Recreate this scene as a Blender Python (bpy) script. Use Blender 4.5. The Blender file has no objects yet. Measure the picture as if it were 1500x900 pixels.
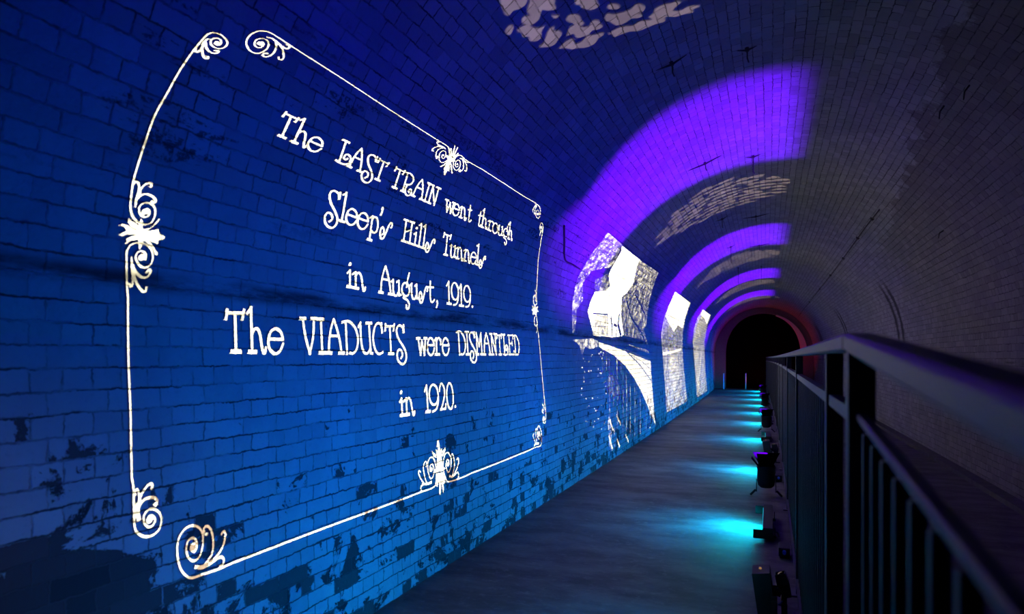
import bpy, bmesh, math, random
from mathutils import Vector, Matrix
from mathutils.geometry import delaunay_2d_cdt
random.seed(7)
D = bpy.data
SC = bpy.context.scene
COL = SC.collection

# ------------------------------------------------------------------ camera, world, exposure
H = 1.40                      # eye height
FPX = 1000.0                  # focal length in pixels of a 1500 px wide frame
HX, HY = 1135.0, 525.0        # where the tunnel axis vanishes
TH = math.atan((HX - 750.0) / FPX)
cam_d = D.cameras.new('camera'); cam = D.objects.new('camera', cam_d); COL.objects.link(cam)
cam.location = (0, 0, H); cam.rotation_euler = (math.pi / 2, 0, TH)
cam_d.sensor_width = 36.0; cam_d.lens = 24.0; cam_d.shift_y = (HY - 450.0) / 1500.0
cam_d.clip_start = 0.02
cam_d.dof.use_dof = True; cam_d.dof.focus_distance = 6.0; cam_d.dof.aperture_fstop = 2.8
SC.camera = cam
w = D.worlds.new('world'); SC.world = w; w.use_nodes = True
w.node_tree.nodes['Background'].inputs[0].default_value = (0.25, 0.15, 0.9, 1)
w.node_tree.nodes['Background'].inputs[1].default_value = 0.0012
SC.view_settings.view_transform = 'Standard'; SC.view_settings.look = 'None'
SC.view_settings.exposure = 0.0; SC.view_settings.gamma = 1.0
SC.view_settings.use_curve_mapping = False
SC.cycles.max_bounces = 5; SC.cycles.diffuse_bounces = 1; SC.cycles.transparent_max_bounces = 8
SC.cycles.sample_clamp_indirect = 3.0

# power settings of the show lights
P_TEXT = 2300.0
P_PHOTO = (3000.0, 2600.0, 2400.0)
P_DAPPLE = 380.0
P_VIOLET = 3300.0
P_BAR_CYAN, P_BAR_BLUE = 58.0, 80.0
P_RED = 75.0
C_CYAN = (0.0, 0.66, 1.0); C_BLUE = (0.004, 0.0, 1.0); C_VIOLET = (0.12, 0.0, 1.0)
C_LAMP = (1.0, 0.92, 0.57)

# ------------------------------------------------------------------ tunnel geometry
X0, R, ZS = 0.05, 2.13, 1.60
Y_BEG, Y_END = -4.0, 33.5
def shift(y):                 # the tunnel bends gently to the left
    return -5.0e-4 * y * y if y > 0 else 0.0
def side_l(z): return X0 - R + 0.03 * (1 - z / ZS)
def side_r(z): return X0 + R + 0.02 * (1 - z / ZS)
def inside(p):
    x = p[0] - shift(p[1]); z = p[2]
    if z < 0: return False
    if z < ZS: return side_l(z) < x < side_r(z)
    return (x - X0) ** 2 + (z - ZS) ** 2 < R * R
def ray_hit(p, d):
    t = 0.0; st = 0.3
    while inside((p[0] + d[0] * (t + st), p[1] + d[1] * (t + st), p[2] + d[2] * (t + st))) and t < 60: t += st
    lo, hi = t, t + st
    for _ in range(34):
        m = (lo + hi) / 2
        if inside((p[0] + d[0] * m, p[1] + d[1] * m, p[2] + d[2] * m)): lo = m
        else: hi = m
    return Vector((p[0] + d[0] * lo, p[1] + d[1] * lo, p[2] + d[2] * lo))
def inward(p):
    x = p[0] - shift(p[1]); z = p[2]
    if z > ZS:
        v = Vector((X0 - x, 0, ZS - z)); v.normalize(); return v
    if z < 0.004 and abs(x) < 2: return Vector((0, 0, 1))
    return Vector((1 if x < X0 else -1, 0, 0))
def arc_s(p):                 # length along the section from the left floor corner
    x = p[0] - shift(p[1]); z = p[2]
    if z <= ZS: return z if x < X0 else ZS + math.pi * R + (ZS - z)
    return ZS + R * math.atan2(z - ZS, X0 - x)
CF = Vector((-math.sin(TH), math.cos(TH), 0)); CR = Vector((math.cos(TH), math.sin(TH), 0))
EYE = Vector((0, 0, H))
def pix(u, v):                # the point of the tunnel lining seen at a place of the photograph
    d = CF + CR * ((u - 750.0) / FPX) + Vector((0, 0, -(v - HY) / FPX))
    return ray_hit(EYE, d.normalized())
def T(x, y, z=0.0): return Vector((x + shift(y), y, z))
def yaw(y): return math.atan2(1e-3 * y, 1.0) if y > 0 else 0.0    # heading of the axis at y

# ------------------------------------------------------------------ materials
def new_mat(name):
    m = D.materials.new(name); m.use_nodes = True
    nt = m.node_tree; b = nt.nodes['Principled BSDF']
    return m, nt, b
def plain(name, col, rough=0.5, metal=0.0, noise=0.15, scale=30.0, bump=0.0):
    m, nt, b = new_mat(name)
    tc = nt.nodes.new('ShaderNodeTexCoord'); n = nt.nodes.new('ShaderNodeTexNoise')
    n.inputs['Scale'].default_value = scale; n.inputs['Detail'].default_value = 4
    nt.links.new(tc.outputs['Object'], n.inputs['Vector'])
    r = nt.nodes.new('ShaderNodeValToRGB')
    lo = tuple(c * (1 - noise) for c in col); hi = tuple(min(1, c * (1 + noise)) for c in col)
    r.color_ramp.elements[0].color = (*lo, 1); r.color_ramp.elements[1].color = (*hi, 1)
    r.color_ramp.elements[0].position = 0.3; r.color_ramp.elements[1].position = 0.7
    nt.links.new(n.outputs['Fac'], r.inputs['Fac']); nt.links.new(r.outputs['Color'], b.inputs['Base Color'])
    b.inputs['Roughness'].default_value = rough; b.inputs['Metallic'].default_value = metal
    if bump:
        bp = nt.nodes.new('ShaderNodeBump'); bp.inputs['Strength'].default_value = bump; bp.inputs['Distance'].default_value = 0.01
        nt.links.new(n.outputs['Fac'], bp.inputs['Height']); nt.links.new(bp.outputs['Normal'], b.inputs['Normal'])
    return m
def emit(name, col, strength):
    m, nt, b = new_mat(name)
    b.inputs['Base Color'].default_value = (0.02, 0.02, 0.02, 1)
    b.inputs['Emission Color'].default_value = (*col, 1); b.inputs['Emission Strength'].default_value = strength
    return m
class NB:                      # small helper to wire math nodes
    def __init__(s, nt): s.nt = nt
    def _in(s, sock, v):
        if isinstance(v, (int, float)): sock.default_value = v
        elif isinstance(v, tuple): sock.default_value = v
        else: s.nt.links.new(v, sock)
    def m(s, op, a, b=0.0, c=None, clamp=False):
        n = s.nt.nodes.new('ShaderNodeMath'); n.operation = op; n.use_clamp = clamp
        s._in(n.inputs[0], a); s._in(n.inputs[1], b)
        if c is not None: s._in(n.inputs[2], c)
        return n.outputs[0]
    def step(s, x, a, b):      # 0 at a, 1 at b, smooth
        n = s.nt.nodes.new('ShaderNodeMapRange'); n.interpolation_type = 'SMOOTHSTEP'
        s._in(n.inputs['Value'], x); s._in(n.inputs['From Min'], a); s._in(n.inputs['From Max'], b)
        return n.outputs['Result']
    def noise(s, vec, scale, detail=4, rough=0.55, dist=0.0):
        n = s.nt.nodes.new('ShaderNodeTexNoise'); s._in(n.inputs['Vector'], vec)
        n.inputs['Scale'].default_value = scale; n.inputs['Detail'].default_value = detail
        n.inputs['Roughness'].default_value = rough; n.inputs['Distortion'].default_value = dist
        return n.outputs['Fac']
    def vec(s, x, y, z=0.0):
        n = s.nt.nodes.new('ShaderNodeCombineXYZ')
        s._in(n.inputs[0], x); s._in(n.inputs[1], y); s._in(n.inputs[2], z); return n.outputs[0]
    def mix(s, f, a, b, mode='MIX'):
        n = s.nt.nodes.new('ShaderNodeMix'); n.data_type = 'RGBA'; n.blend_type = mode
        s._in(n.inputs[0], f)
        for k, v in ((6, a), (7, b)):
            if isinstance(v, tuple): n.inputs[k].default_value = (*v, 1) if len(v) == 3 else v
            else: s.nt.links.new(v, n.inputs[k])
        return n.outputs[2]
def brick_material():
    m, nt, bsdf = new_mat('whitewashed_brick'); q = NB(nt)
    uv = nt.nodes.new('ShaderNodeUVMap'); uv.uv_map = 'UVMap'
    sp = nt.nodes.new('ShaderNodeSeparateXYZ'); nt.links.new(uv.outputs[0], sp.inputs[0])
    y, s = sp.outputs[0], sp.outputs[1]
    base = uv.outputs[0]
    nA = q.noise(base, 1.3, 5, 0.6); nB = q.noise(base, 9.0, 5, 0.65); nC = q.noise(base, 45.0, 3, 0.6)
    nS = q.noise(q.vec(q.m('MULTIPLY', y, 0.6), q.m('MULTIPLY', s, 3.0)), 2.2, 6, 0.7)
    wob = q.m('MULTIPLY', q.m('SUBTRACT', q.noise(base, 3.0, 3), 0.5), 0.03)
    wob2 = q.m('MULTIPLY', q.m('SUBTRACT', q.noise(base, 16.0, 3), 0.5), 0.018)
    wob3 = q.m('MULTIPLY', q.m('SUBTRACT', q.noise(base, 55.0, 3, 0.7), 0.5), 0.014)
    wob2 = q.m('ADD', wob2, wob3)
    bv = q.vec(q.m('ADD', y, q.m('ADD', wob, wob2)), q.m('ADD', s, q.m('SUBTRACT', wob2, q.m('MULTIPLY', wob, 0.6))))
    br = nt.nodes.new('ShaderNodeTexBrick'); nt.links.new(bv, br.inputs['Vector'])
    br.offset = 0.5; br.squash = 0.5; br.squash_frequency = 2
    br.inputs['Color1'].default_value = (0.0, 0.0, 0.0, 1); br.inputs['Color2'].default_value = (1, 1, 1, 1)
    br.inputs['Mortar'].default_value = (0.5, 0.5, 0.5, 1); br.inputs['Scale'].default_value = 1.0
    br.inputs['Mortar Size'].default_value = 0.004; br.inputs['Mortar Smooth'].default_value = 0.35
    br.inputs['Brick Width'].default_value = 0.205; br.inputs['Row Height'].default_value = 0.072
    joint = br.outputs['Fac']
    bw = nt.nodes.new('ShaderNodeRGBToBW'); nt.links.new(br.outputs['Color'], bw.inputs[0])
    tone = bw.outputs[0]
    # whitewash, each brick a little different
    white = q.mix(tone, (0.20, 0.195, 0.185), (0.28, 0.272, 0.255))
    white = q.mix(q.step(nB, 0.35, 0.75), white, (0.25, 0.24, 0.22))
    white = q.mix(q.m('MULTIPLY', q.step(nC, 0.55, 0.72), 0.25), white, (0.12, 0.115, 0.11))
    # joints show where the wash has weathered: more in the lower walls
    low = q.step(s, 1.7, 0.3)
    vis = q.m('MULTIPLY', joint, q.step(q.m('ADD', q.m('ADD', q.m('MULTIPLY', nB, 0.6), q.m('MULTIPLY', nS, 0.4)), q.m('MULTIPLY', low, 0.10)), 0.42, 0.64))
    sb_ = nt.nodes.new('ShaderNodeSeparateXYZ'); nt.links.new(bv, sb_.inputs[0])
    rowf = q.m('ABSOLUTE', q.m('SUBTRACT', q.m('FRACT', q.m('DIVIDE', sb_.outputs[1], 0.072)), 0.5))
    nBed = q.noise(q.vec(q.m('MULTIPLY', y, 1.0), q.m('MULTIPLY', s, 14.0)), 2.0, 6, 0.7)
    bedw = q.m('SUBTRACT', 0.462, q.m('MULTIPLY', q.m('SUBTRACT', nBed, 0.45), q.m('ADD', 0.16, q.m('MULTIPLY', low, 0.12))))
    bed = q.m('MULTIPLY', q.step(q.m('SUBTRACT', rowf, bedw), 0.0, 0.03), q.step(q.m('ADD', nBed, q.m('MULTIPLY', low, 0.07)), 0.47, 0.56))
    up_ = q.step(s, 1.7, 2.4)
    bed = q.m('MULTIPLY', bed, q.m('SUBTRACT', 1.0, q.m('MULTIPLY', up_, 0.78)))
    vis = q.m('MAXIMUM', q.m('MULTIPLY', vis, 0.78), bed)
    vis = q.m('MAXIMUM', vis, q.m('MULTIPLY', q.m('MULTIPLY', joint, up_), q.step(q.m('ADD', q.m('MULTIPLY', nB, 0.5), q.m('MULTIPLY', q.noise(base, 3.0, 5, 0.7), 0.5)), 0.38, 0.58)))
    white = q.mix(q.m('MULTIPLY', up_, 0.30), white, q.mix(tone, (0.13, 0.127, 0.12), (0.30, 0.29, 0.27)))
    white = q.mix(q.m('MULTIPLY', q.step(nA, 0.45, 0.66), 0.45), white, (0.16, 0.155, 0.15))
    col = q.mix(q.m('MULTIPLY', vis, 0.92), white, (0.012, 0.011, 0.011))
    # bare brick where the wash has peeled
    near = q.m('MULTIPLY', q.step(y, 2.15, 1.45), q.step(s, 1.5, 0.55))
    mid = q.m('MULTIPLY', q.step(s, 1.35, 0.05), 0.128)
    fieldn = q.m('ADD', q.m('MULTIPLY', q.noise(base, 4.2, 9, 0.70, 0.5), 0.72), q.m('MULTIPLY', nS, 0.20))
    fieldn = q.m('ADD', fieldn, q.m('MULTIPLY', nB, 0.08))
    lost = q.m('MULTIPLY', q.step(tone, 0.80, 0.86), q.m('MULTIPLY', q.step(s, 1.75, 0.8), 0.085))
    thr = q.m('SUBTRACT', q.m('SUBTRACT', q.m('SUBTRACT', 0.652, mid), lost), q.m('MULTIPLY', near, 0.20))
    peel = q.step(q.m('SUBTRACT', fieldn, thr), 0.0, 0.018)
    leftside = q.step(s, 3.2, 2.4)
    peel = q.m('MULTIPLY', peel, q.m('ADD', q.m('MULTIPLY', leftside, 0.8), 0.2))
    bare = q.mix(tone, (0.014, 0.010, 0.009), (0.055, 0.034, 0.028))
    bare = q.mix(q.m('MULTIPLY', joint, 0.8), bare, (0.05, 0.036, 0.03))
    col = q.mix(peel, col, bare)
    # soot band along the spring line, left and right
    sb = q.m('ABSOLUTE', q.m('SUBTRACT', s, q.m('ADD', 1.675, q.m('MULTIPLY', q.m('SUBTRACT', nA, 0.5), 0.07))))
    band = q.m('MULTIPLY', q.step(sb, 0.06, 0.005), q.step(nS, 0.36, 0.60))
    SR = ZS + math.pi * R
    sb2 = q.m('ABSOLUTE', q.m('SUBTRACT', s, q.m('ADD', SR + 0.25, q.m('MULTIPLY', q.m('SUBTRACT', nA, 0.5), 0.05))))
    band = q.m('ADD', band, q.m('MULTIPLY', q.step(sb2, 0.022, 0.004), q.step(nS, 0.40, 0.58)), clamp=True)
    # sooty flakes on the haunch, in ragged runs along the courses
    fl = q.m('MULTIPLY', q.step(nS, 0.565, 0.60), q.step(q.noise(base, 26.0, 6, 0.75), 0.47, 0.53))
    fl = q.m('MULTIPLY', fl, q.m('MULTIPLY', q.step(s, 1.9, 2.15), q.step(s, 3.1, 2.6)))
    fl = q.m('MULTIPLY', fl, 0.85)
    dark = q.m('ADD', q.m('MULTIPLY', band, 0.93), fl, clamp=True)
    col = q.mix(dark, col, (0.010, 0.009, 0.009))
    # right-hand wall: never whitewashed as high, ragged edge on the haunch
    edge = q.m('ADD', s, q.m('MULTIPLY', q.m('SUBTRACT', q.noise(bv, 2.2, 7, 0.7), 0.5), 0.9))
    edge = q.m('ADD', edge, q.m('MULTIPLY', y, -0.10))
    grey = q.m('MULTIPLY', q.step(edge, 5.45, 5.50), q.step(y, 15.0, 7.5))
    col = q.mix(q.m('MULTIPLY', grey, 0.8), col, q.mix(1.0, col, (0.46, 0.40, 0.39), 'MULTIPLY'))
    # damp streaks below the drains of the right-hand wall, one every few metres
    ph = q.m('SUBTRACT', q.m('MODULO', q.m('ADD', y, 5.55), 7.7), 0.0)
    dy = q.m('ABSOLUTE', q.m('SUBTRACT', ph, 7.7 / 2))
    ring = q.m('ABSOLUTE', q.m('SUBTRACT', dy, q.m('ADD', 0.22, q.m('MULTIPLY', q.m('SUBTRACT', nB, 0.5), 0.3))))
    damp = q.m('MULTIPLY', q.step(ring, 0.17, 0.05), q.m('MULTIPLY', q.step(s, SR - 1.45, SR - 0.9), q.step(s, SR + 0.75, SR - 0.1)))
    col = q.mix(q.m('MULTIPLY', damp, 0.95), col, (0.014, 0.012, 0.011))
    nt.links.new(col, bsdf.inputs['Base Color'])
    bsdf.inputs['Roughness'].default_value = 0.82; bsdf.inputs['Specular IOR Level'].default_value = 0.25
    hgt = q.m('ADD', q.m('MULTIPLY', q.m('SUBTRACT', 1.0, joint), 0.6), q.m('ADD', q.m('MULTIPLY', nB, 0.5), q.m('MULTIPLY', nC, 0.22)))
    hgt = q.m('SUBTRACT', hgt, q.m('MULTIPLY', peel, 0.3))
    bp = nt.nodes.new('ShaderNodeBump'); bp.inputs['Strength'].default_value = 0.9; bp.inputs['Distance'].default_value = 0.014
    nt.links.new(hgt, bp.inputs['Height']); nt.links.new(bp.outputs['Normal'], bsdf.inputs['Normal'])
    return m
def floor_material():
    m, nt, bsdf = new_mat('worn_concrete'); q = NB(nt)
    tc = nt.nodes.new('ShaderNodeTexCoord'); base = tc.outputs['Object']
    sp = nt.nodes.new('ShaderNodeSeparateXYZ'); nt.links.new(base, sp.inputs[0])
    st = q.vec(q.m('MULTIPLY', sp.outputs[0], 1.0), q.m('MULTIPLY', sp.outputs[1], 2.2))
    n1 = q.noise(st, 1.6, 7, 0.65); n2 = q.noise(base, 14.0, 6, 0.7); n3 = q.noise(base, 90.0, 3, 0.6)
    col = q.mix(q.step(n1, 0.34, 0.68), (0.020, 0.018, 0.017), (0.105, 0.096, 0.088))
    col = q.mix(q.m('MULTIPLY', q.step(n2, 0.5, 0.72), 0.5), col, (0.19, 0.175, 0.16))
    col = q.mix(q.m('MULTIPLY', q.step(n3, 0.60, 0.72), 0.4), col, (0.05, 0.045, 0.045))
    nt.links.new(col, bsdf.inputs['Base Color'])
    nt.links.new(q.m('ADD', 0.55, q.m('MULTIPLY', n2, 0.3)), bsdf.inputs['Roughness'])
    bp = nt.nodes.new('ShaderNodeBump'); bp.inputs['Strength'].default_value = 0.35; bp.inputs['Distance'].default_value = 0.01
    nt.links.new(q.m('ADD', n2, q.m('MULTIPLY', n3, 0.4)), bp.inputs['Height']); nt.links.new(bp.outputs['Normal'], bsdf.inputs['Normal'])
    return m
M_BRICK = brick_material(); M_FLOOR = floor_material()
M_BLACK = plain('black_housing', (0.006, 0.006, 0.0065), 0.65)
M_MASK = plain('black_plate', (0.0005, 0.0005, 0.0005), 1.0); M_MASK.node_tree.nodes['Principled BSDF'].inputs['Specular IOR Level'].default_value = 0.0
M_BARN = plain('black_barn_door', (0.0014, 0.0014, 0.0014), 1.0); M_BARN.node_tree.nodes['Principled BSDF'].inputs['Specular IOR Level'].default_value = 0.0
M_STEEL = plain('painted_steel', (0.032, 0.032, 0.036), 0.45, 0.0, 0.12, 18)
M_DRAPE = plain('black_drape', (0.0015, 0.0015, 0.0015), 1.0); M_DRAPE.node_tree.nodes['Principled BSDF'].inputs['Specular IOR Level'].default_value = 0.0
M_IRON = plain('rusty_iron', (0.03, 0.022, 0.018), 0.85, 0.0, 0.4, 60)
M_CABLE = plain('rubber_cable', (0.012, 0.012, 0.013), 0.6)
M_KERB = plain('kerb_concrete', (0.05, 0.046, 0.045), 0.9, 0, 0.3, 12, 0.3)
M_BLUEPLUG = plain('blue_plastic', (0.03, 0.12, 0.75), 0.4)
M_WHITE = plain('white_reflector', (0.55, 0.55, 0.55), 0.4)
M_LENS_C = emit('cyan_lens', (0.0, 0.75, 1.0), 1.5)
M_LENS_V = emit('violet_lens', (0.2, 0.0, 1.0), 0.7)

# ------------------------------------------------------------------ object helpers
def link(o, parent=None, mat=None):
    COL.objects.link(o)
    if parent is not None: o.parent = parent
    if mat is not None: o.data.materials.append(mat)
    return o
def tag(o, label, cat, group=None, kind=None):
    o['label'] = label; o['category'] = cat
    if group: o['group'] = group
    if kind: o['kind'] = kind
    return o
def thing(name, label, cat, loc=(0, 0, 0), rz=0.0, group=None):
    o = D.objects.new(name, None); COL.objects.link(o); o.empty_display_size = 0.1
    o.location = loc; o.rotation_euler = (0, 0, rz)
    return tag(o, label, cat, group)
def struct(o): o['kind'] = 'structure'; return o
def mesh_obj(name, bm, mat, parent=None, smooth=False):
    me = D.meshes.new(name); bmesh.ops.recalc_face_normals(bm, faces=bm.faces)
    bm.to_mesh(me); bm.free()
    if smooth:
        for p in me.polygons: p.use_smooth = True
    o = D.objects.new(name, me)
    if mat is not None: me.materials.append(mat)
    COL.objects.link(o)
    if parent is not None: o.parent = parent
    return o
def add_box(bm, c, s, rot=None, bevel=0.0):
    r = bmesh.ops.create_cube(bm, size=1.0)
    vs = r['verts']
    for v in vs: v.co = Vector((v.co.x * s[0], v.co.y * s[1], v.co.z * s[2]))
    if bevel:
        es = list({e for v in vs for e in v.link_edges})
        g = bmesh.ops.bevel(bm, geom=es, offset=bevel, segments=2, affect='EDGES', profile=0.6)
        vs = list({v for f in g['faces'] for v in f.verts} | {v for v in vs if v.is_valid})
    mt = Matrix.Translation(Vector(c)) @ (rot.to_4x4() if rot is not None else Matrix())
    for v in vs: v.co = mt @ v.co
def add_tube(bm, pts, r, n=10, cap=True):
    pts = [Vector(p) for p in pts]; rings = []
    for i, p in enumerate(pts):
        t = (pts[min(i + 1, len(pts) - 1)] - pts[max(i - 1, 0)]).normalized()
        a = t.orthogonal().normalized() if i == 0 else (rings_a - t * rings_a.dot(t)).normalized()
        rings_a = a; b = t.cross(a)
        rr = r[i] if isinstance(r, (list, tuple)) else r
        rings.append([bm.verts.new(p + (a * math.cos(2 * math.pi * k / n) + b * math.sin(2 * math.pi * k / n)) * rr) for k in range(n)])
    for a, b in zip(rings, rings[1:]):
        for k in range(n): bm.faces.new((a[k], a[(k + 1) % n], b[(k + 1) % n], b[k]))
    if cap:
        bm.faces.new(rings[0][::-1]); bm.faces.new(rings[-1])
def add_lathe(bm, prof, n=24, origin=(0, 0, 0)):
    rings = []
    for r, z in prof:
        rings.append([bm.verts.new(Vector(origin) + Vector((r * math.cos(2 * math.pi * k / n), r * math.sin(2 * math.pi * k / n), z))) for k in range(n)])
    for a, b in zip(rings, rings[1:]):
        for k in range(n): bm.faces.new((a[k], a[(k + 1) % n], b[(k + 1) % n], b[k]))
    return rings
def light(name, kind, col, power, loc, parent=None, **kw):
    l = D.lights.new(name, kind); l.color = col; l.energy = power
    for k, v in kw.items(): setattr(l, k, v)
    o = D.objects.new(name, l); COL.objects.link(o); o.location = loc
    if parent is not None: o.parent = parent
    return o
def aim(o, d, up='Y'): o.rotation_euler = Vector(d).to_track_quat('-Z', up).to_euler()

# ------------------------------------------------------------------ the tunnel
def uv_mesh(name, verts, faces, mat, parent=None, smooth=True, uvs=None):
    me = D.meshes.new(name); me.from_pydata([tuple(v) for v in verts], [], faces)
    uvl = me.uv_layers.new(name='UVMap')
    vals = uvs or [(v[1], arc_s(v)) for v in verts]
    for lp in me.loops: uvl.data[lp.index].uv = vals[lp.vertex_index]
    if smooth:
        for p in me.polygons: p.use_smooth = True
    me.materials.append(mat)
    o = D.objects.new(name, me); COL.objects.link(o)
    if parent is not None: o.parent = parent
    return o
ys = [Y_BEG + 0.5 * i for i in range(int((Y_END + 1.0 - Y_BEG) / 0.5) + 1)]
def lining(name, prof):
    verts, faces, uvs = [], [], []
    n = len(prof)
    for y in ys:
        for (x, z, s) in prof: verts.append(T(x, y, z)); uvs.append((y, s))
    for j in range(len(ys) - 1):
        for i in range(n - 1):
            a = j * n + i; faces.append((a, a + 1, a + n + 1, a + n))
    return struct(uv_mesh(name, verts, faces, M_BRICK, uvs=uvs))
lining('wall_left', [(side_l(ZS * i / 8), ZS * i / 8, ZS * i / 8) for i in range(9)])
NA = 96
lining('ceiling', [(X0 - R * math.cos(math.pi * i / NA), ZS + R * math.sin(math.pi * i / NA), ZS + R * math.pi * i / NA) for i in range(NA + 1)])
SR0 = ZS + math.pi * R
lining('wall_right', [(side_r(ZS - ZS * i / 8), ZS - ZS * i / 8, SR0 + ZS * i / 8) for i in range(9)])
bm = bmesh.new()
rows = [[bm.verts.new(T(x, y, 0)) for x in (-2.2, -1, 0, 1, 2.4)] for y in ys]
for a, b in zip(rows, rows[1:]):
    for k in range(4): bm.faces.new((a[k], a[k + 1], b[k + 1], b[k]))
struct(mesh_obj('floor', bm, M_FLOOR))
bm = bmesh.new()                # dark kerb at the foot of the right wall
def strip(bm, prof, y0, y1, step=0.5):
    n = max(1, int((y1 - y0) / step)); rg = []
    for j in range(n + 1):
        y = y0 + (y1 - y0) * j / n
        rg.append([bm.verts.new(T(x, y, z)) for x, z in prof])
    for a, b in zip(rg, rg[1:]):
        for k in range(len(prof)): bm.faces.new((a[k], a[(k + 1) % len(prof)], b[(k + 1) % len(prof)], b[k]))
    bm.faces.new(rg[0]); bm.faces.new(rg[-1][::-1])
strip(bm, [(2.08, 0.0), (2.08, 0.05), (2.215, 0.06), (2.215, 0.0)], Y_BEG, Y_END - 0.3)
struct(mesh_obj('baseboard_right', bm, M_KERB))
bm = bmesh.new()                # the black hanging that closes the far end
pr = [T(side_l(0), Y_END)] + [T(X0 - R * math.cos(math.pi * i / 40), Y_END, ZS + R * math.sin(math.pi * i / 40)) for i in range(41)] + [T(side_r(0), Y_END)]
bm.faces.new([bm.verts.new(p) for p in pr])
struct(mesh_obj('wall_back', bm, M_DRAPE))
def arch_ring(name, a0, a1, r0, r1, y0, y1, mat, nar=0.0):
    bm = bmesh.new(); n = 44; rows = []
    prof = []
    for i in range(n + 1):
        a = math.radians(a1 + (a0 - a1) * i / n); prof.append([(X0 + (r - (nar if r == r0 else 0.0) * abs(math.cos(a))) * math.cos(a), ZS + r * math.sin(a)) for r in (r0, r1)])
    if a1 >= 180:
        prof = [[(X0 - r0 + nar, 0.0), (X0 - r1, 0.0)]] + prof + [[(X0 + r0 - nar, 0.0), (X0 + r1, 0.0)]]
    for p in prof: rows.append([bm.verts.new(T(p[0][0], y0, p[0][1])), bm.verts.new(T(p[1][0], y0, p[1][1])), bm.verts.new(T(p[1][0], y1, p[1][1])), bm.verts.new(T(p[0][0], y1, p[0][1]))])
    for a, b in zip(rows, rows[1:]):
        for k in range(4): bm.faces.new((a[k], a[(k + 1) % 4], b[(k + 1) % 4], b[k]))
    bm.faces.new(rows[0]); bm.faces.new(rows[-1][::-1])
    return struct(mesh_obj(name, bm, mat))
arch_ring('trim_1', 0, 180, R - 0.28, R - 0.01, Y_END - 0.25, Y_END - 0.05, plain('sooty_rib', (0.12, 0.11, 0.10), 0.85), 0.22)   # rib before the hanging
arch_ring('rim_light_strip', 0, 72, R - 0.32, R - 0.27, Y_END - 0.30, Y_END - 0.06, plain('pale_rim_light', (0.60, 0.55, 0.50), 0.8), 0.22)     # added strip, coloured pale to imitate the bright rim of light on the right
# ------------------------------------------------------------------ slides: shapes thrown on the lining by a lamp behind a cut plate
def catmull(pts, per=6, closed=False):
    n = len(pts)
    if n < 3: 
        a, b = pts[0], pts[-1]
        return [(a[0] + (b[0] - a[0]) * t / 3, a[1] + (b[1] - a[1]) * t / 3) for t in range(4)]
    out = []
    rng = range(n if closed else n - 1)
    for i in rng:
        g = (lambda k: pts[k % n]) if closed else (lambda k: pts[min(max(k, 0), n - 1)])
        p0, p1, p2, p3 = g(i - 1), g(i), g(i + 1), g(i + 2)
        for k in range(per):
            t = k / per
            out.append(tuple(0.5 * (2 * p1[c] + (p2[c] - p0[c]) * t + (2 * p0[c] - 5 * p1[c] + 4 * p2[c] - p3[c]) * t * t + (3 * p1[c] - p0[c] - 3 * p2[c] + p3[c]) * t ** 3) for c in (0, 1)))
    out.append(pts[0] if closed else pts[-1])
    return out
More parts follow.
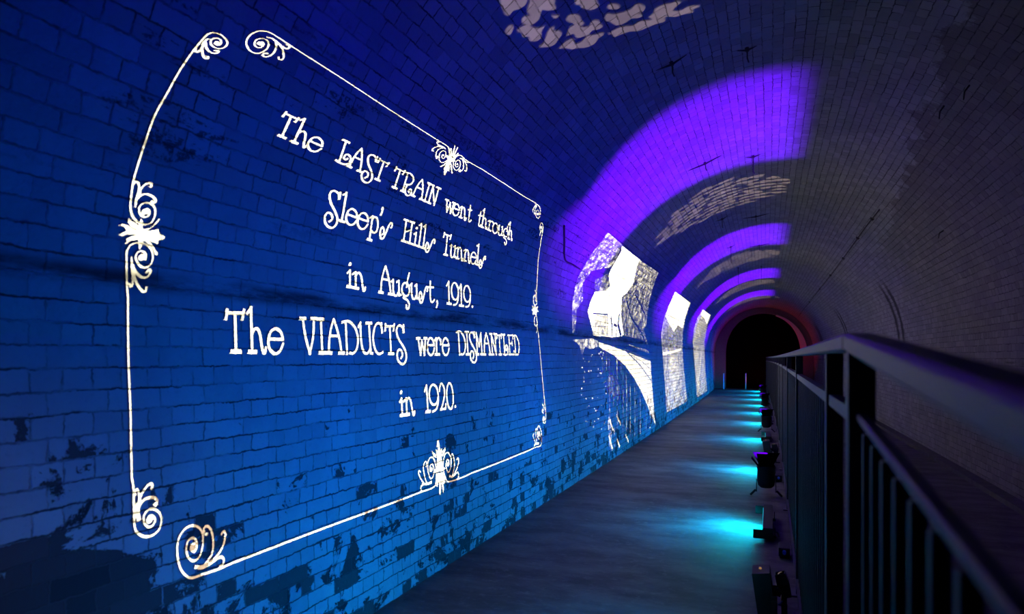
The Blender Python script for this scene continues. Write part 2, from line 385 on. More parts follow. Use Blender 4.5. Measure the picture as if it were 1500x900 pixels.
class Slide:
    """Shapes in the plane of a projector's plate. They are laid out on the lining and drawn back through the lamp."""
    def __init__(s, P, n, e1):
        s.P = Vector(P); s.n = Vector(n).normalized(); s.e1 = Vector(e1); s.e1 = (s.e1 - s.n * s.e1.dot(s.n)).normalized()
        s.e2 = s.e1.cross(s.n) * -1
        if s.e2.z < 0 and abs(s.n.z) < 0.8: s.e2 = -s.e2
        s.verts, s.faces, s.part = [], [], []
    def to(s, W):
        v = W - s.P; k = v.dot(s.n)
        return (v.dot(s.e1) / k, v.dot(s.e2) / k)
    def fro(s, ab, off=0.003):
        d = (s.n + s.e1 * ab[0] + s.e2 * ab[1]).normalized()
        p = ray_hit(s.P, d)
        return p + inward(p) * off
    def px(s, u, v): return s.to(pix(u, v))
    def face(s, pts, part):
        ar = sum(a[0] * b[1] - a[1] * b[0] for a, b in zip(pts, pts[1:] + pts[:1]))
        if abs(ar) < 1e-10: return
        if ar < 0: pts = pts[::-1]
        k = len(s.verts); s.verts += pts; s.faces.append(list(range(k, k + len(pts)))); s.part.append(part)
    def ribbon(s, pts, w, part, cap=0.35):
        P = [Vector(p) for p in pts]
        P = [p for i, p in enumerate(P) if i == 0 or (p - P[i - 1]).length > 1e-5]
        if len(P) < 2: return
        wd = (lambda t: w) if not isinstance(w, (tuple, list)) else (lambda t: w[0] + (w[1] - w[0]) * t)
        d0 = (P[0] - P[1]).normalized(); d1 = (P[-1] - P[-2]).normalized()
        P[0] = P[0] + d0 * wd(0) * cap; P[-1] = P[-1] + d1 * wd(1) * cap
        L, Rr = [], []
        for i, p in enumerate(P):
            t = (P[min(i + 1, len(P) - 1)] - P[max(i - 1, 0)]).normalized(); nn = Vector((-t.y, t.x))
            hw = wd(i / (len(P) - 1)) / 2
            L.append(tuple(p + nn * hw)); Rr.append(tuple(p - nn * hw))
        for i in range(len(P) - 1): s.face([L[i], L[i + 1], Rr[i + 1], Rr[i]], part)
    def blob(s, c, r, part, n=9): s.face([(c[0] + r * math.cos(2 * math.pi * k / n), c[1] + r * math.sin(2 * math.pi * k / n)) for k in range(n)], part)
    def pline(s, pts, w, part, smooth=True, per=5):       # a stroke through places of the photograph
        q = catmull(pts, per) if smooth else pts
        s.ribbon([s.px(*p) for p in q], w, part)
    def ppoly(s, pts, part, smooth=False):
        q = catmull(pts, 4, True)[:-1] if smooth else pts
        s.face([s.px(*p) for p in q], part)
    def solve(s, rect):
        x0, x1, y0, y1 = rect
        V = [Vector(v) for v in s.verts]; k = len(V)
        V += [Vector(p) for p in ((x0, y0), (x1, y0), (x1, y1), (x0, y1))]
        E = [(k, k + 1), (k + 1, k + 2), (k + 2, k + 3), (k + 3, k)]
        for f in s.faces: E += [(f[i], f[(i + 1) % len(f)]) for i in range(len(f))]
        ov, oe, of, a, b, c = delaunay_2d_cdt(V, E, [], 0, 1e-6)
        s.tv = [(v.x, v.y) for v in ov]; s.tf = of
        # which shapes cover each piece
        cell = 0.05; grid = {}
        for fi, f in enumerate(s.faces):
            xs = [s.verts[i][0] for i in f]; zs = [s.verts[i][1] for i in f]
            for gx in range(math.floor(min(xs) / cell), math.floor(max(xs) / cell) + 1):
                for gy in range(math.floor(min(zs) / cell), math.floor(max(zs) / cell) + 1): grid.setdefault((gx, gy), []).append(fi)
        s.to_faces = []
        for t in of:
            px = sum(s.tv[i][0] for i in t) / len(t); py = sum(s.tv[i][1] for i in t) / len(t); hit = []
            for fi in grid.get((math.floor(px / cell), math.floor(py / cell)), ()):
                f = s.faces[fi]; ins = False
                for i in range(len(f)):
                    ax, ay = s.verts[f[i - 1]]; bx, by = s.verts[f[i]]
                    if (ay > py) != (by > py) and px < (bx - ax) * (py - ay) / (by - ay) + ax: ins = not ins
                if ins: hit.append(fi)
            s.to_faces.append(hit)
    def plate_point(s, ab, L): return s.P + (s.n + s.e1 * ab[0] + s.e2 * ab[1]) * L

def plate_mesh(name, sl, L, parent, tone_mat=None):
    """the plate itself: opaque where nothing is drawn, open (or a tinted film) where something is"""
    bm = bmesh.new()
    vs = [bm.verts.new(sl.plate_point(v, L)) for v in sl.tv]
    mats = [M_MASK]
    for f, o in zip(sl.tf, sl.to_faces):
        if o and tone_mat is None: continue
        try: fc = bm.faces.new([vs[i] for i in f])
        except ValueError: continue
        if o:
            mt = tone_mat[max(o, key=lambda i: i)] if isinstance(tone_mat, list) else tone_mat
            if mt not in mats: mats.append(mt)
            fc.material_index = mats.index(mt)
    for v in [v for v in bm.verts if not v.link_faces]: bm.verts.remove(v)
    o = mesh_obj(name, bm, None)
    for m_ in mats: o.data.materials.append(m_)
    if parent is not None:
        o.parent = parent; bpy.context.view_layer.update(); o.matrix_parent_inverse = parent.matrix_world.inverted()
    return o
def thrown_mesh(name, sl, part, parent):
    """the lit shape where it falls: a patch of the brick lining"""
    idx, verts, faces = {}, [], []
    for f, o in zip(sl.tf, sl.to_faces):
        if not o or sl.part[o[0]] != part: continue
        fc = []
        for i in f:
            if i not in idx: idx[i] = len(verts); verts.append(sl.fro(sl.tv[i]))
            fc.append(idx[i])
        faces.append(fc)
    if not faces: return None
    return uv_mesh(name, verts, faces, M_BRICK, parent)

# letters: strokes in a box one letter wide and one capital high
def ringp(cx, cy, rx, ry, n=12, a0=0.0): return [(cx + rx * math.cos(a0 + 2 * math.pi * k / n), cy + ry * math.sin(a0 + 2 * math.pi * k / n)) for k in range(n + 1)]
G = {
 'T': [('l', (.5, 0), (.5, .93)), ('l', (.08, .93), (.92, .93)), ('l', (.10, 1.0), (.03, .79)), ('l', (.96, 1.0), (.87, .79)), ('s', (.3, .02), (.72, .02))],
 'h': [('l', (.22, 0), (.22, 1.07)), ('l', (.02, .93), (.2, 1.05)), ('s', (.06, .02), (.42, .02)), ('c', (.22, .42), (.36, .55), (.55, .56), (.68, .42), (.76, .15), (.83, .02), (.92, .0), (.98, .12))],
 'e': [('l', (.06, .33), (.97, .33)), ('c', (.97, .34), (.85, .50), (.52, .58), (.18, .49), (.03, .28), (.10, .10), (.42, -.01), (.76, .05), (.98, .22))],
 'L': [('l', (.3, 0), (.3, 1.0)), ('s', (.10, .98), (.52, .98)), ('c', (.08, .03), (.35, -.01), (.68, .02), (.92, .16), (.94, .36), (.75, .48), (.55, .42), (.50, .28), (.62, .22), (.74, .30))],
 'A': [('c', (.13, .02), (.18, .38), (.32, .74), (.5, 1.0)), ('c', (.5, 1.0), (.66, .74), (.80, .38), (.87, .02)), ('l', (.23, .52), (.76, .52)), ('s', (.0, .02), (.27, .02)), ('s', (.74, .02), (1.0, .02))],
 'S': [('c', (.68, .76), (.62, .92), (.42, .99), (.22, .92), (.16, .76), (.30, .52), (.60, .28), (.78, .06), (.78, -.16), (.62, -.32), (.38, -.33), (.17, -.20), (.12, .0), (.25, .15), (.44, .13), (.52, -.02), (.40, -.14)), ('l', (.70, 1.0), (.70, .76))],
 'R': [('l', (.15, 0), (.15, .98)), ('s', (.0, .02), (.34, .02)), ('c', (.0, .97), (.4, 1.0), (.75, .90), (.86, .70), (.70, .50), (.42, .42), (.18, .40)), ('c', (.42, .42), (.36, .20), (.46, .0), (.70, -.08), (.95, .0), (1.0, .18), (.84, .28), (.70, .17), (.80, .10))],
 'I': [('l', (.5, 0), (.5, 1.0)), ('s', (.12, .02), (.88, .02)), ('s', (.12, .98), (.88, .98))],
 'N': [('l', (.2, 0), (.2, .98)), ('l', (.2, .98), (.8, .02)), ('l', (.8, .0), (.8, .98)), ('s', (.02, .02), (.40, .02)), ('s', (.0, .98), (.28, .98)), ('s', (.62, .98), (1.0, .98))],
 'H': [('l', (.2, 0), (.2, 1.0)), ('l', (.8, 0), (.8, 1.0)), ('l', (.2, .44), (.8, .62)), ('s', (.02, .02), (.40, .02)), ('s', (.60, .02), (1.0, .02)), ('s', (.02, .98), (.40, .98)), ('s', (.60, .98), (1.0, .98))],
 'V': [('c', (.1, .98), (.22, .5), (.5, .0)), ('c', (.5, .0), (.80, .5), (.9, .98)), ('s', (-.06, .97), (.27, .97)), ('s', (.74, .97), (1.06, .97))],
 'U': [('c', (.14, .98), (.12, .5), (.22, .14), (.46, .01), (.68, .06), (.82, .18)), ('l', (.82, .98), (.85, .03)), ('l', (.85, .03), (.98, .02)), ('l', (-.02, .86), (.13, .98)), ('s', (.62, .97), (1.0, .97))],
 'D': [('l', (.2, 0), (.2, .97)), ('c', (-.02, .96), (.40, .99), (.78, .82), (.97, .48), (.85, .15), (.58, .01), (.40, .03))],
 'C': [('c', (.96, .72), (.88, .94), (.60, 1.0), (.26, .86), (.05, .5), (.20, .15), (.55, .0), (.94, .06)), ('l', (.94, 1.0), (.97, .70))],
 'M': [('l', (.15, 0), (.15, .98)), ('l', (.88, 0), (.88, .98)), ('l', (.15, .98), (.51, .38)), ('l', (.51, .38), (.88, .98)), ('s', (-.02, .02), (.34, .02)), ('s', (.70, .02), (1.04, .02))],
 'E': [('l', (.2, 0), (.2, .98)), ('l', (.02, .97), (.88, .97)), ('l', (.88, .99), (.90, .80)), ('l', (.2, .54), (.72, .58)), ('l', (.70, .66), (.72, .48)), ('l', (.04, .02), (.9, .02)), ('l', (.9, .02), (.98, .20))],
 'i': [('l', (.55, 0), (.55, .59)), ('l', (.12, .49), (.52, .58)), ('s', (.10, .02), (1.0, .02)), ('d', (.55, .80), .075)],
 'n': [('l', (.22, 0), (.22, .57)), ('l', (.0, .49), (.2, .57)), ('s', (.05, .02), (.42, .02)), ('c', (.22, .42), (.36, .55), (.55, .56), (.68, .42), (.76, .15), (.83, .0), (.92, -.02), (.98, .10))],
 'l': [('l', (.55, 0), (.55, 1.08)), ('l', (.10, .96), (.52, 1.06)), ('s', (.08, .02), (1.0, .02))],
 'p': [('l', (.22, -.30), (.22, .57)), ('l', (.0, .50), (.2, .57)), ('s', (.02, -.29), (.42, -.29)), ('c', (.22, .44), (.42, .57), (.72, .54), (.90, .32), (.82, .08), (.58, .01), (.25, .05))],
 's': [('c', (.93, .40), (.98, .52), (.86, .57), (.70, .44), (.52, .14), (.36, -.07), (.18, -.10), (.04, .04), (.05, .22), (.18, .32), (.32, .24), (.34, .10), (.24, .06))],
 "'": [('c', (.60, 1.0), (.66, .90), (.50, .80), (.34, .73)), ('d', (.55, .95), .05)],
 ',': [('c', (.55, .08), (.66, .0), (.52, -.10), (.36, -.18)), ('d', (.5, .06), .05)],
 '.': [('d', (.5, .06), .065)],
 'w': [('l', (.10, .56), (.30, .0)), ('l', (.30, .0), (.50, .50)), ('l', (.50, .50), (.72, .0)), ('l', (.72, .0), (.90, .56)), ('s', (-.04, .56), (.28, .56)), ('s', (.78, .56), (1.04, .56))],
 't': [('c', (.38, .82), (.34, .30), (.40, .06), (.62, -.01), (.94, .10)), ('l', (.0, .57), (.86, .60))],
 'r': [('l', (.25, 0), (.25, .57)), ('l', (.0, .49), (.23, .57)), ('s', (.05, .02), (.62, .02)), ('c', (.25, .36), (.42, .54), (.70, .58), (.92, .47)), ('l', (.92, .52), (.90, .36))],
 'o': [('c', *ringp(.5, .28, .46, .30))],
 'u': [('c', (.14, .57), (.13, .22), (.26, .02), (.50, .0), (.72, .16)), ('l', (.76, .57), (.78, .03)), ('l', (.78, .03), (.98, .06)), ('l', (-.04, .50), (.13, .57)), ('l', (.56, .52), (.75, .57))],
 'g': [('c', *ringp(.5, .30, .43, .25)), ('c', (.62, .40), (.68, .60), (.92, .94)), ('c', (.36, .06), (.24, -.02), (.42, -.06), (.70, -.10), (.88, -.24), (.80, -.40), (.60, -.42), (.55, -.30))],
 '1': [('l', (.55, 0), (.55, 1.0)), ('l', (.06, .80), (.52, .98)), ('s', (.12, .02), (.98, .02))],
 '9': [('c', *ringp(.5, .62, .45, .38)), ('c', (.95, .62), (.90, .30), (.66, .06), (.32, .0))],
 '2': [('c', (.06, .74), (.22, .94), (.50, 1.0), (.84, .82), (.80, .52), (.45, .22), (.12, .03)), ('l', (.10, .03), (.90, .03)), ('l', (.90, .03), (.97, .20))],
 '0': [('c', *ringp(.5, .49, .46, .50))],
}
# words: crop origin and scale of the measured view, two baseline points, the upright of a capital at each, letters with left and right edge
WORDS = [
 (0, (390, 150, 6.43), (137, 322, 450, 464), (98, -210, 98, -215), [('T', 70, 210), ('h', 223, 370), ('e', 365, 492)]),
 (0, (390, 150, 6.43), (685, 563, 1040, 728), (70, -203, 64, -185), [('L', 640, 775), ('A', 760, 892), ('S', 883, 1020), ('T', 995, 1093)]),
 (0, (560, 220, 6.43), (115, 357, 485, 520), (58, -183, 44, -168), [('T', 66, 157), ('R', 172, 262), ('A', 270, 378), ('I', 376, 414), ('N', 414, 503)]),
 (0, (560, 220, 6.43), (607, 582, 820, 672), (35, -192, 22, -180), [('w', 580, 662), ('e', 655, 713), ('n', 720, 785), ('t', 797, 834)]),
 (0, (560, 220, 6.43), (905, 712, 1190, 838), (28, -165, 18, -150), [('t', 892, 925), ('h', 922, 982), ('r', 985, 1040), ('o', 1030, 1080), ('u', 1083, 1132), ('g', 1132, 1178), ('h', 1178, 1222)]),
 (1, (460, 270, 9.186), (220, 450, 920, 695), (68, -365, 48, -365), [('S', 112, 356), ('l', 322, 398), ('e', 408, 555), ('e', 565, 706), ('p', 728, 850), ("'", 845, 885), ('s', 875, 1025)]),
 (1, (580, 310, 9.186), (98, 400, 358, 492), (40, -292, 36, -295), [('H', 71, 204), ('i', 215, 272), ('l', 273, 328), ('l', 330, 384), ('s', 386, 505)]),
 (1, (580, 310, 9.186), (662, 585, 1090, 718), (28, -290, 20, -262), [('T', 612, 716), ('u', 718, 800), ('n', 800, 898), ('n', 900, 993), ('e', 995, 1072), ('l', 1065, 1112), ('s', 1112, 1195)]),
 (2, (500, 370, 7.5), (87, 381, 155, 394), (4, -318, 2, -315), [('i', 55, 115), ('n', 122, 260)]),
 (2, (500, 370, 7.5), (432, 443, 990, 542), (-2, -305, -5, -272), [('A', 410, 556), ('u', 552, 652), ('g', 655, 752), ('u', 758, 845), ('s', 848, 948), ('t', 950, 1022), (',', 1028, 1065)]),
 (2, (500, 370, 7.5), (1185, 567, 1320, 589), (-5, -250, -5, -240), [('1', 1155, 1203), ('9', 1205, 1290), ('1', 1292, 1338), ('9', 1341, 1422), ('.', 1425, 1450)]),
 (3, (320, 440, 10.0), (250, 762, 830, 774), (-17, -622, -17, -622), [('T', 103, 390), ('h', 425, 692), ('e', 718, 945)]),
 (3, (430, 450, 8.333), (345, 566, 1185, 573), (-20, -428, -18, -365), [('V', 108, 277), ('I', 305, 385), ('A', 398, 607), ('D', 611, 795), ('U', 807, 960), ('C', 968, 1092), ('T', 1123, 1247), ('S', 1239, 1403)]),
 (3, (600, 460, 8.333), (130, 500, 440, 500), (-17, -362, -17, -355), [('w', 97, 208), ('e', 215, 303), ('r', 308, 390), ('e', 400, 482)]),
 (3, (600, 460, 8.333), (608, 498, 1295, 500), (-17, -290, -16, -242), [('D', 588, 688), ('I', 685, 735), ('S', 724, 834), ('M', 813, 891), ('A', 898, 995), ('N', 994, 1072), ('T', 1072, 1138), ('L', 1140, 1206), ('E', 1210, 1278), ('D', 1281, 1343)]),
 (4, (570, 555, 12.5), (230, 680, 320, 668), (-28, -540, -28, -540), [('i', 195, 268), ('n', 278, 465)]),
 (4, (570, 555, 12.5), (705, 612, 1115, 550), (-30, -490, -28, -475), [('1', 662, 742), ('9', 737, 918), ('2', 930, 1042), ('0', 1058, 1185), ('.', 1190, 1228)]),
]
STROKE, SERIF = 0.0090, 0.0112

PX_TEXT = -0.035
tilt = math.radians(8)
N_TILT = Vector((-math.cos(tilt), 0, -math.sin(tilt)))
def side_slide(y, z=0.15, x=PX_TEXT): return Slide(T(x, y, z), N_TILT, (0, 1, 0))

sl = side_slide(3.9)
for wi, (line, (ox, oy, sc), (bx0, by0, bx1, by1), (ux0, uy0, ux1, uy1), letters) in enumerate(WORDS):
    def em(xl, xr, gx, gy):
        bx = xl + (xr - xl) * gx; xm = (xl + xr) / 2
        t = (xm - bx0) / (bx1 - bx0)
        by = by0 + (by1 - by0) * (bx - bx0) / (bx1 - bx0)
        return (ox + (bx + (ux0 + (ux1 - ux0) * t) * gy) / sc, oy + (by + (uy0 + (uy1 - uy0) * t) * gy) / sc)
    small = 1.0 if line != 0 else 1.0
    for ch, xl, xr in letters:
        for st in G[ch]:
            if st[0] == 'd':
                c = sl.px(*em(xl, xr, *st[1])); e = sl.px(*em(xl, xr, st[1][0], st[1][1] + st[2]))
                sl.blob(c, math.dist(c, e) * 0.95, 'word%d' % wi, 12); continue
            pts = list(st[1:])
            if st[0] == 'c': pts = catmull(pts, 4)
            sl.ribbon([sl.px(*em(xl, xr, *p)) for p in pts], SERIF if st[0] == 's' else STROKE, 'word%d' % wi, 0.45)

def crop(ox, oy, sc): return lambda *pts: [(ox + x / sc, oy + y / sc) for x, y in pts]
LW, BW = 0.0052, 0.0062
def strokes(c, part, items):
    for it in items:
        kind, wid, pts = it
        P = c(*pts)
        if kind == 'c': sl.pline(P, wid, part)
        elif kind == 'l': sl.pline(P, wid, part, False)
        elif kind == 'p': sl.ppoly(P, part)
        elif kind == 'b': sl.blob(sl.px(*P[0]), wid, part)
c = crop(280, 40, 9.0)
strokes(c, 'scroll0', [
 ('c', LW, [(0, 325), (90, 210), (180, 110), (240, 70), (300, 65), (380, 90), (450, 150), (468, 200), (440, 250), (380, 272), (310, 262), (258, 225), (245, 182), (270, 147), (320, 135), (370, 150), (388, 190), (365, 225), (330, 226), (305, 205), (325, 190)]),
 ('b', 0.0075, [(330, 195)]),
 ('c', (.004, .011), [(230, 145), (190, 155), (160, 195), (150, 225)]),
 ('c', BW, [(155, 200), (120, 275), (78, 318), (45, 302), (52, 276)]),
 ('c', BW, [(150, 200), (135, 280), (150, 370), (190, 410), (218, 395), (208, 378)]),
 ('c', BW, [(178, 180), (190, 260), (230, 310), (290, 337), (345, 325), (350, 302), (305, 300)])])
strokes(c, 'scroll1', [
 ('c', LW, [(1440, 322), (1300, 232), (1150, 133), (1030, 62), (930, 40), (840, 55), (755, 110), (718, 190), (742, 270), (800, 322), (870, 336), (950, 308), (1002, 262), (1012, 200), (985, 157), (920, 140), (855, 158), (825, 205), (850, 252), (900, 260), (945, 232), (945, 198), (912, 182)]),
 ('b', 0.0105, [(905, 208)]),
 ('c', (.004, .011), [(1000, 125), (1060, 140), (1105, 175), (1130, 210)]),
 ('c', BW, [(1105, 175), (1115, 250), (1080, 330), (1020, 373), (970, 383), (938, 365), (950, 338), (1003, 338)]),
 ('c', BW, [(1110, 175), (1180, 250), (1208, 330), (1208, 400), (1175, 423), (1147, 405), (1148, 385)]),
 ('c', BW, [(1110, 170), (1190, 240), (1240, 275), (1283, 265), (1285, 238), (1252, 224)])])
# left side
sl.pline([(280, 76.1), (262, 103), (244, 135), (225, 170), (209, 215), (201, 240), (196, 256)], LW, 'border0', True)
c = crop(160, 255, 5.0)
star = [(225, 322), (242, 345), (240, 400), (300, 388), (345, 335), (352, 322), (368, 328), (352, 350), (320, 385), (268, 415), (355, 398), (362, 438), (392, 448), (405, 466), (385, 482), (355, 484), (352, 512), (300, 492), (272, 470), (320, 530), (335, 560), (352, 580), (345, 597), (328, 585), (310, 540), (260, 490), (240, 490), (232, 530), (218, 555), (206, 530), (205, 480), (150, 490), (118, 515), (115, 470), (150, 452), (200, 442), (120, 442), (90, 455), (65, 440), (85, 427), (118, 410), (100, 382), (68, 376), (85, 360), (130, 372), (165, 398), (200, 408), (150, 382), (125, 345), (132, 318), (165, 345), (205, 370), (215, 340)]
strokes(c, 'ornament0', [
 ('c', LW, [(182, 0), (166, 70), (152, 180), (149, 250), (165, 310), (205, 352), (255, 368), (305, 350), (330, 290), (322, 238), (290, 212), (245, 212), (214, 240), (217, 285), (250, 312), (283, 300), (288, 268), (265, 250)]),
 ('b', 0.009, [(258, 272)]),
 ('c', (.004, .010), [(186, 240), (190, 195), (212, 135)]),
 ('c', BW, [(196, 165), (238, 90), (283, 62), (304, 74), (298, 92)]), ('c', BW, [(190, 190), (230, 152), (280, 146), (320, 170), (333, 198), (316, 210), (302, 196)]), ('c', LW, [(205, 140), (211, 82), (195, 50), (174, 70)]),
 ('c', LW, [(130, 900), (122, 800), (120, 600), (127, 552), (160, 512), (220, 502), (275, 522), (308, 570), (310, 630), (285, 672), (245, 683), (207, 658), (187, 610), (202, 572), (235, 563), (262, 590), (258, 625)]),
 ('b', 0.009, [(232, 608)]),
 ('c', (.004, .010), [(156, 608), (160, 680), (172, 745)]),
 ('c', BW, [(165, 670), (190, 720), (230, 753), (270, 753), (296, 715), (285, 697), (268, 716)]), ('c', BW, [(168, 730), (200, 810), (235, 855), (260, 858), (264, 828)]), ('c', LW, [(162, 730), (165, 800), (155, 823), (140, 802)]),
 ('p', 0, star)])
sl.pline([(186, 435), (186, 480), (187, 540), (189.5, 600), (190.5, 650), (191.6, 702)], LW, 'border1', True)
c = crop(180, 700, 5.625)
strokes(c, 'scroll2', [
 ('c', LW, [(65, 0), (78, 80), (82, 240), (90, 410), (120, 462), (170, 486), (230, 478), (288, 430), (310, 350), (293, 292), (250, 260), (202, 264), (167, 310), (167, 370), (200, 406), (238, 393), (258, 350), (240, 318), (208, 318)]),
 ('b', 0.0085, [(213, 342)]), ('c', (.012, .009), [(118, 225), (112, 280), (124, 345)]),
 ('c', BW, [(122, 235), (145, 140), (190, 72), (220, 50), (235, 65), (228, 90)]), ('c', BW, [(130, 230), (170, 180), (235, 162), (273, 185), (265, 230), (252, 217)]), ('c', LW, [(122, 220), (125, 140), (108, 97), (92, 118), (95, 143)])])
strokes(c, 'scroll3', [
 ('c', LW, [(900, 702), (780, 755), (640, 802), (560, 828), (512, 808), (467, 750), (443, 650), (442, 560), (462, 480), (512, 417), (570, 395), (625, 418), (652, 480), (647, 580), (618, 658), (575, 687), (532, 658), (515, 590), (532, 518), (570, 498), (598, 522), (602, 575), (580, 612), (556, 590), (560, 555)]),
 ('b', 0.0095, [(573, 572)]), ('c', (.007, .010), [(590, 737), (650, 738), (725, 695)]),
 ('c', BW, [(660, 725), (722, 640), (738, 540), (723, 442), (690, 400), (662, 416), (666, 460), (688, 464)]), ('c', BW, [(700, 715), (780, 630), (823, 550), (838, 470), (825, 444), (806, 465)]), ('c', BW, [(720, 705), (790, 657), (823, 670), (818, 718), (790, 733)])])
# bottom line
c = crop(600, 640, 10.0)
sl.pline([(340, 824.8), (400, 802), (470, 775.5), (540, 749.8), (600, 727.5)], LW, 'border2', True)
strokes(c, 'ornament1', [
 ('c', LW, [(0, 875), (150, 815), (330, 750), (374, 690), (384, 600), (385, 500), (372, 390), (345, 320), (318, 302), (282, 322), (260, 400), (264, 500), (287, 588), (315, 612), (343, 570), (350, 480), (335, 412), (312, 404), (292, 440), (297, 508)]),
 ('b', 0.0085, [(313, 480)]),
 ('c', LW, [(900, 535), (780, 590), (580, 658), (532, 630), (502, 540), (488, 440), (492, 350), (512, 262), (550, 232), (583, 262), (603, 340), (598, 440), (570, 517), (542, 490), (527, 410), (541, 335), (565, 345), (572, 410)]),
 ('b', 0.0085, [(556, 405)]),
 ('c', (.006, .010), [(180, 695), (250, 692), (312, 668)]), ('c', LW, [(250, 690), (220, 600), (197, 480), (205, 400), (230, 362), (245, 390), (236, 438)]), ('c', LW, [(210, 690), (160, 620), (127, 540), (131, 497), (155, 515)]), ('c', LW, [(200, 698), (162, 730), (165, 790), (200, 800)]),
 ('c', (.008, .008), [(580, 575), (620, 585), (662, 548)]), ('c', LW, [(620, 570), (650, 440), (645, 320), (620, 252), (602, 280), (610, 323)]), ('c', LW, [(650, 545), (690, 460), (714, 370), (704, 312), (686, 335)]), ('c', LW, [(655, 555), (700, 522), (714, 570), (705, 605)]),
 ('p', 0, [(400, 50), (418, 50), (436, 152), (392, 152)]),
 ('p', 0, [(378, 178), (400, 205), (412, 160), (440, 160), (448, 195), (470, 168), (462, 300), (486, 440), (522, 460), (480, 508), (360, 532), (350, 490), (390, 462), (396, 310)]),
 ('p', 0, [(322, 205), (345, 228), (378, 265), (384, 312), (352, 292), (332, 250)]), ('p', 0, [(517, 150), (518, 200), (482, 292), (468, 272), (480, 210)]),
 ('p', 0, [(386, 540), (482, 520), (520, 675), (488, 695), (470, 640), (496, 740), (490, 832), (476, 760), (452, 640), (455, 760), (448, 852), (428, 842), (430, 700), (424, 640), (402, 738), (384, 722)])])
sl.pline([(690, 693.5), (725, 680.2), (770, 662)], LW, 'border3', True)
# top line
sl.pline([(440, 75.8), (500, 114), (560, 153.5), (617, 190)], LW, 'border4', True)
c = crop(615, 190, 12.86)
strokes(c, 'ornament2', [
 ('c', LW, [(25, 0), (330, 192), (500, 297), (545, 360), (546, 470), (520, 560), (450, 608), (392, 608), (358, 540), (372, 440), (420, 397), (468, 402), (486, 442), (472, 508), (430, 537), (408, 500), (422, 462)]),
 ('b', 0.0075, [(436, 478)]),
 ('c', LW, [(1157, 737), (900, 592), (770, 483), (720, 478), (662, 532), (628, 610), (628, 700), (670, 762), (722, 738), (757, 660), (752, 592), (715, 568), (682, 590), (662, 650), (682, 697), (716, 680)]),
 ('b', 0.0075, [(700, 645)]),
 ('c', (.004, .011), [(480, 362), (440, 325), (345, 285)]), ('c', BW, [(420, 325), (330, 312), (242, 350), (226, 388), (255, 400)]), ('c', BW, [(440, 335), (350, 362), (302, 430), (300, 500), (315, 540), (333, 492)]), ('c', LW, [(360, 290), (318, 252), (330, 216), (355, 235)]),
 ('c', (.006, .010), [(758, 540), (800, 548), (840, 590)]), ('c', BW, [(800, 550), (820, 640), (806, 740), (742, 788), (738, 757), (765, 746)]), ('c', BW, [(810, 560), (868, 640), (878, 750), (855, 778), (840, 760)]), ('c', LW, [(800, 550), (888, 618), (908, 600), (890, 586)]),
 ('p', 0, [(485, 478), (560, 480), (655, 565), (662, 600), (600, 600), (560, 640), (545, 782), (512, 765), (470, 850), (450, 842), (455, 740), (445, 720), (500, 640), (530, 580)]),
 ('l', (.005, .012), [(657, 298), (610, 480)]), ('l', (.005, .012), [(708, 330), (625, 500)]), ('l', (.011, .011), [(582, 352), (578, 490)]), ('l', (.008, .013), [(715, 440), (610, 555)]),
 ('c', (.008, .009), [(388, 690), (460, 650), (535, 580)]), ('l', (.008, .010), [(603, 815), (572, 600)])])
sl.pline([(704, 246.5), (735, 266.5), (766, 286.7)], LW, 'border5', True)
# right side
c = crop(765, 285, 4.09)
strokes(c, 'scroll4', [('c', LW, [(0, 5), (80, 52), (104, 76), (108, 110), (97, 142), (83, 130), (80, 105), (92, 92), (100, 105), (96, 122)]), ('b', .012, [(91, 116)]), ('c', BW, [(82, 58), (66, 85), (62, 104)]), ('c', BW, [(86, 64), (72, 98), (74, 118)])])
strokes(c, 'scroll5', [('c', LW, [(104, 325), (113, 270), (122, 220), (125, 188), (115, 169), (106, 186), (107, 215), (117, 212), (118, 192)]), ('b', .012, [(112, 197)]), ('c', BW, [(120, 215), (108, 228), (106, 245)])])
sl.pline([(790.4, 364.5), (788, 385), (786.8, 410), (785.8, 428)], LW, 'border6', True)
strokes(c, 'ornament3', [('c', LW, [(86, 585), (84, 620), (86, 650), (76, 662), (66, 642), (68, 610), (78, 604), (80, 640)]), ('c', BW, [(76, 574), (82, 590), (70, 612)]),
 ('p', 0, [(74, 655), (80, 675), (94, 668), (88, 690), (98, 700), (86, 706), (84, 730), (74, 715), (60, 722), (64, 700), (54, 690), (64, 684), (58, 666), (70, 674)]),
 ('c', LW, [(92, 812), (88, 760), (84, 725), (72, 742), (72, 775), (82, 788), (90, 770), (84, 748)]), ('c', BW, [(86, 790), (90, 808), (84, 828)])])
sl.pline([(788, 484), (790, 505), (793.5, 545), (797, 583)], LW, 'border7', True)
c = crop(770, 580, 10.0)
strokes(c, 'scroll6', [('c', LW, [(268, 0), (280, 140), (294, 250), (290, 370), (272, 403), (252, 370), (250, 325), (266, 308), (278, 330), (272, 350)]), ('b', .011, [(265, 340)]), ('c', BW, [(240, 122), (262, 150), (268, 190)]), ('c', BW, [(258, 262), (240, 232), (248, 202), (262, 215)])])
strokes(c, 'scroll7', [('c', LW, [(0, 822), (140, 755), (213, 733), (234, 650), (229, 540), (205, 462), (187, 437), (171, 480), (167, 560), (182, 628), (203, 628), (209, 560), (193, 520)]), ('b', .013, [(190, 560)]),
 ('c', (.008, .010), [(130, 712), (160, 705), (192, 695)]), ('c', LW, [(165, 695), (147, 600), (142, 505), (154, 476), (166, 500)]), ('c', LW, [(145, 700), (112, 610), (106, 560), (120, 563)]), ('c', LW, [(130, 712), (125, 752)])])

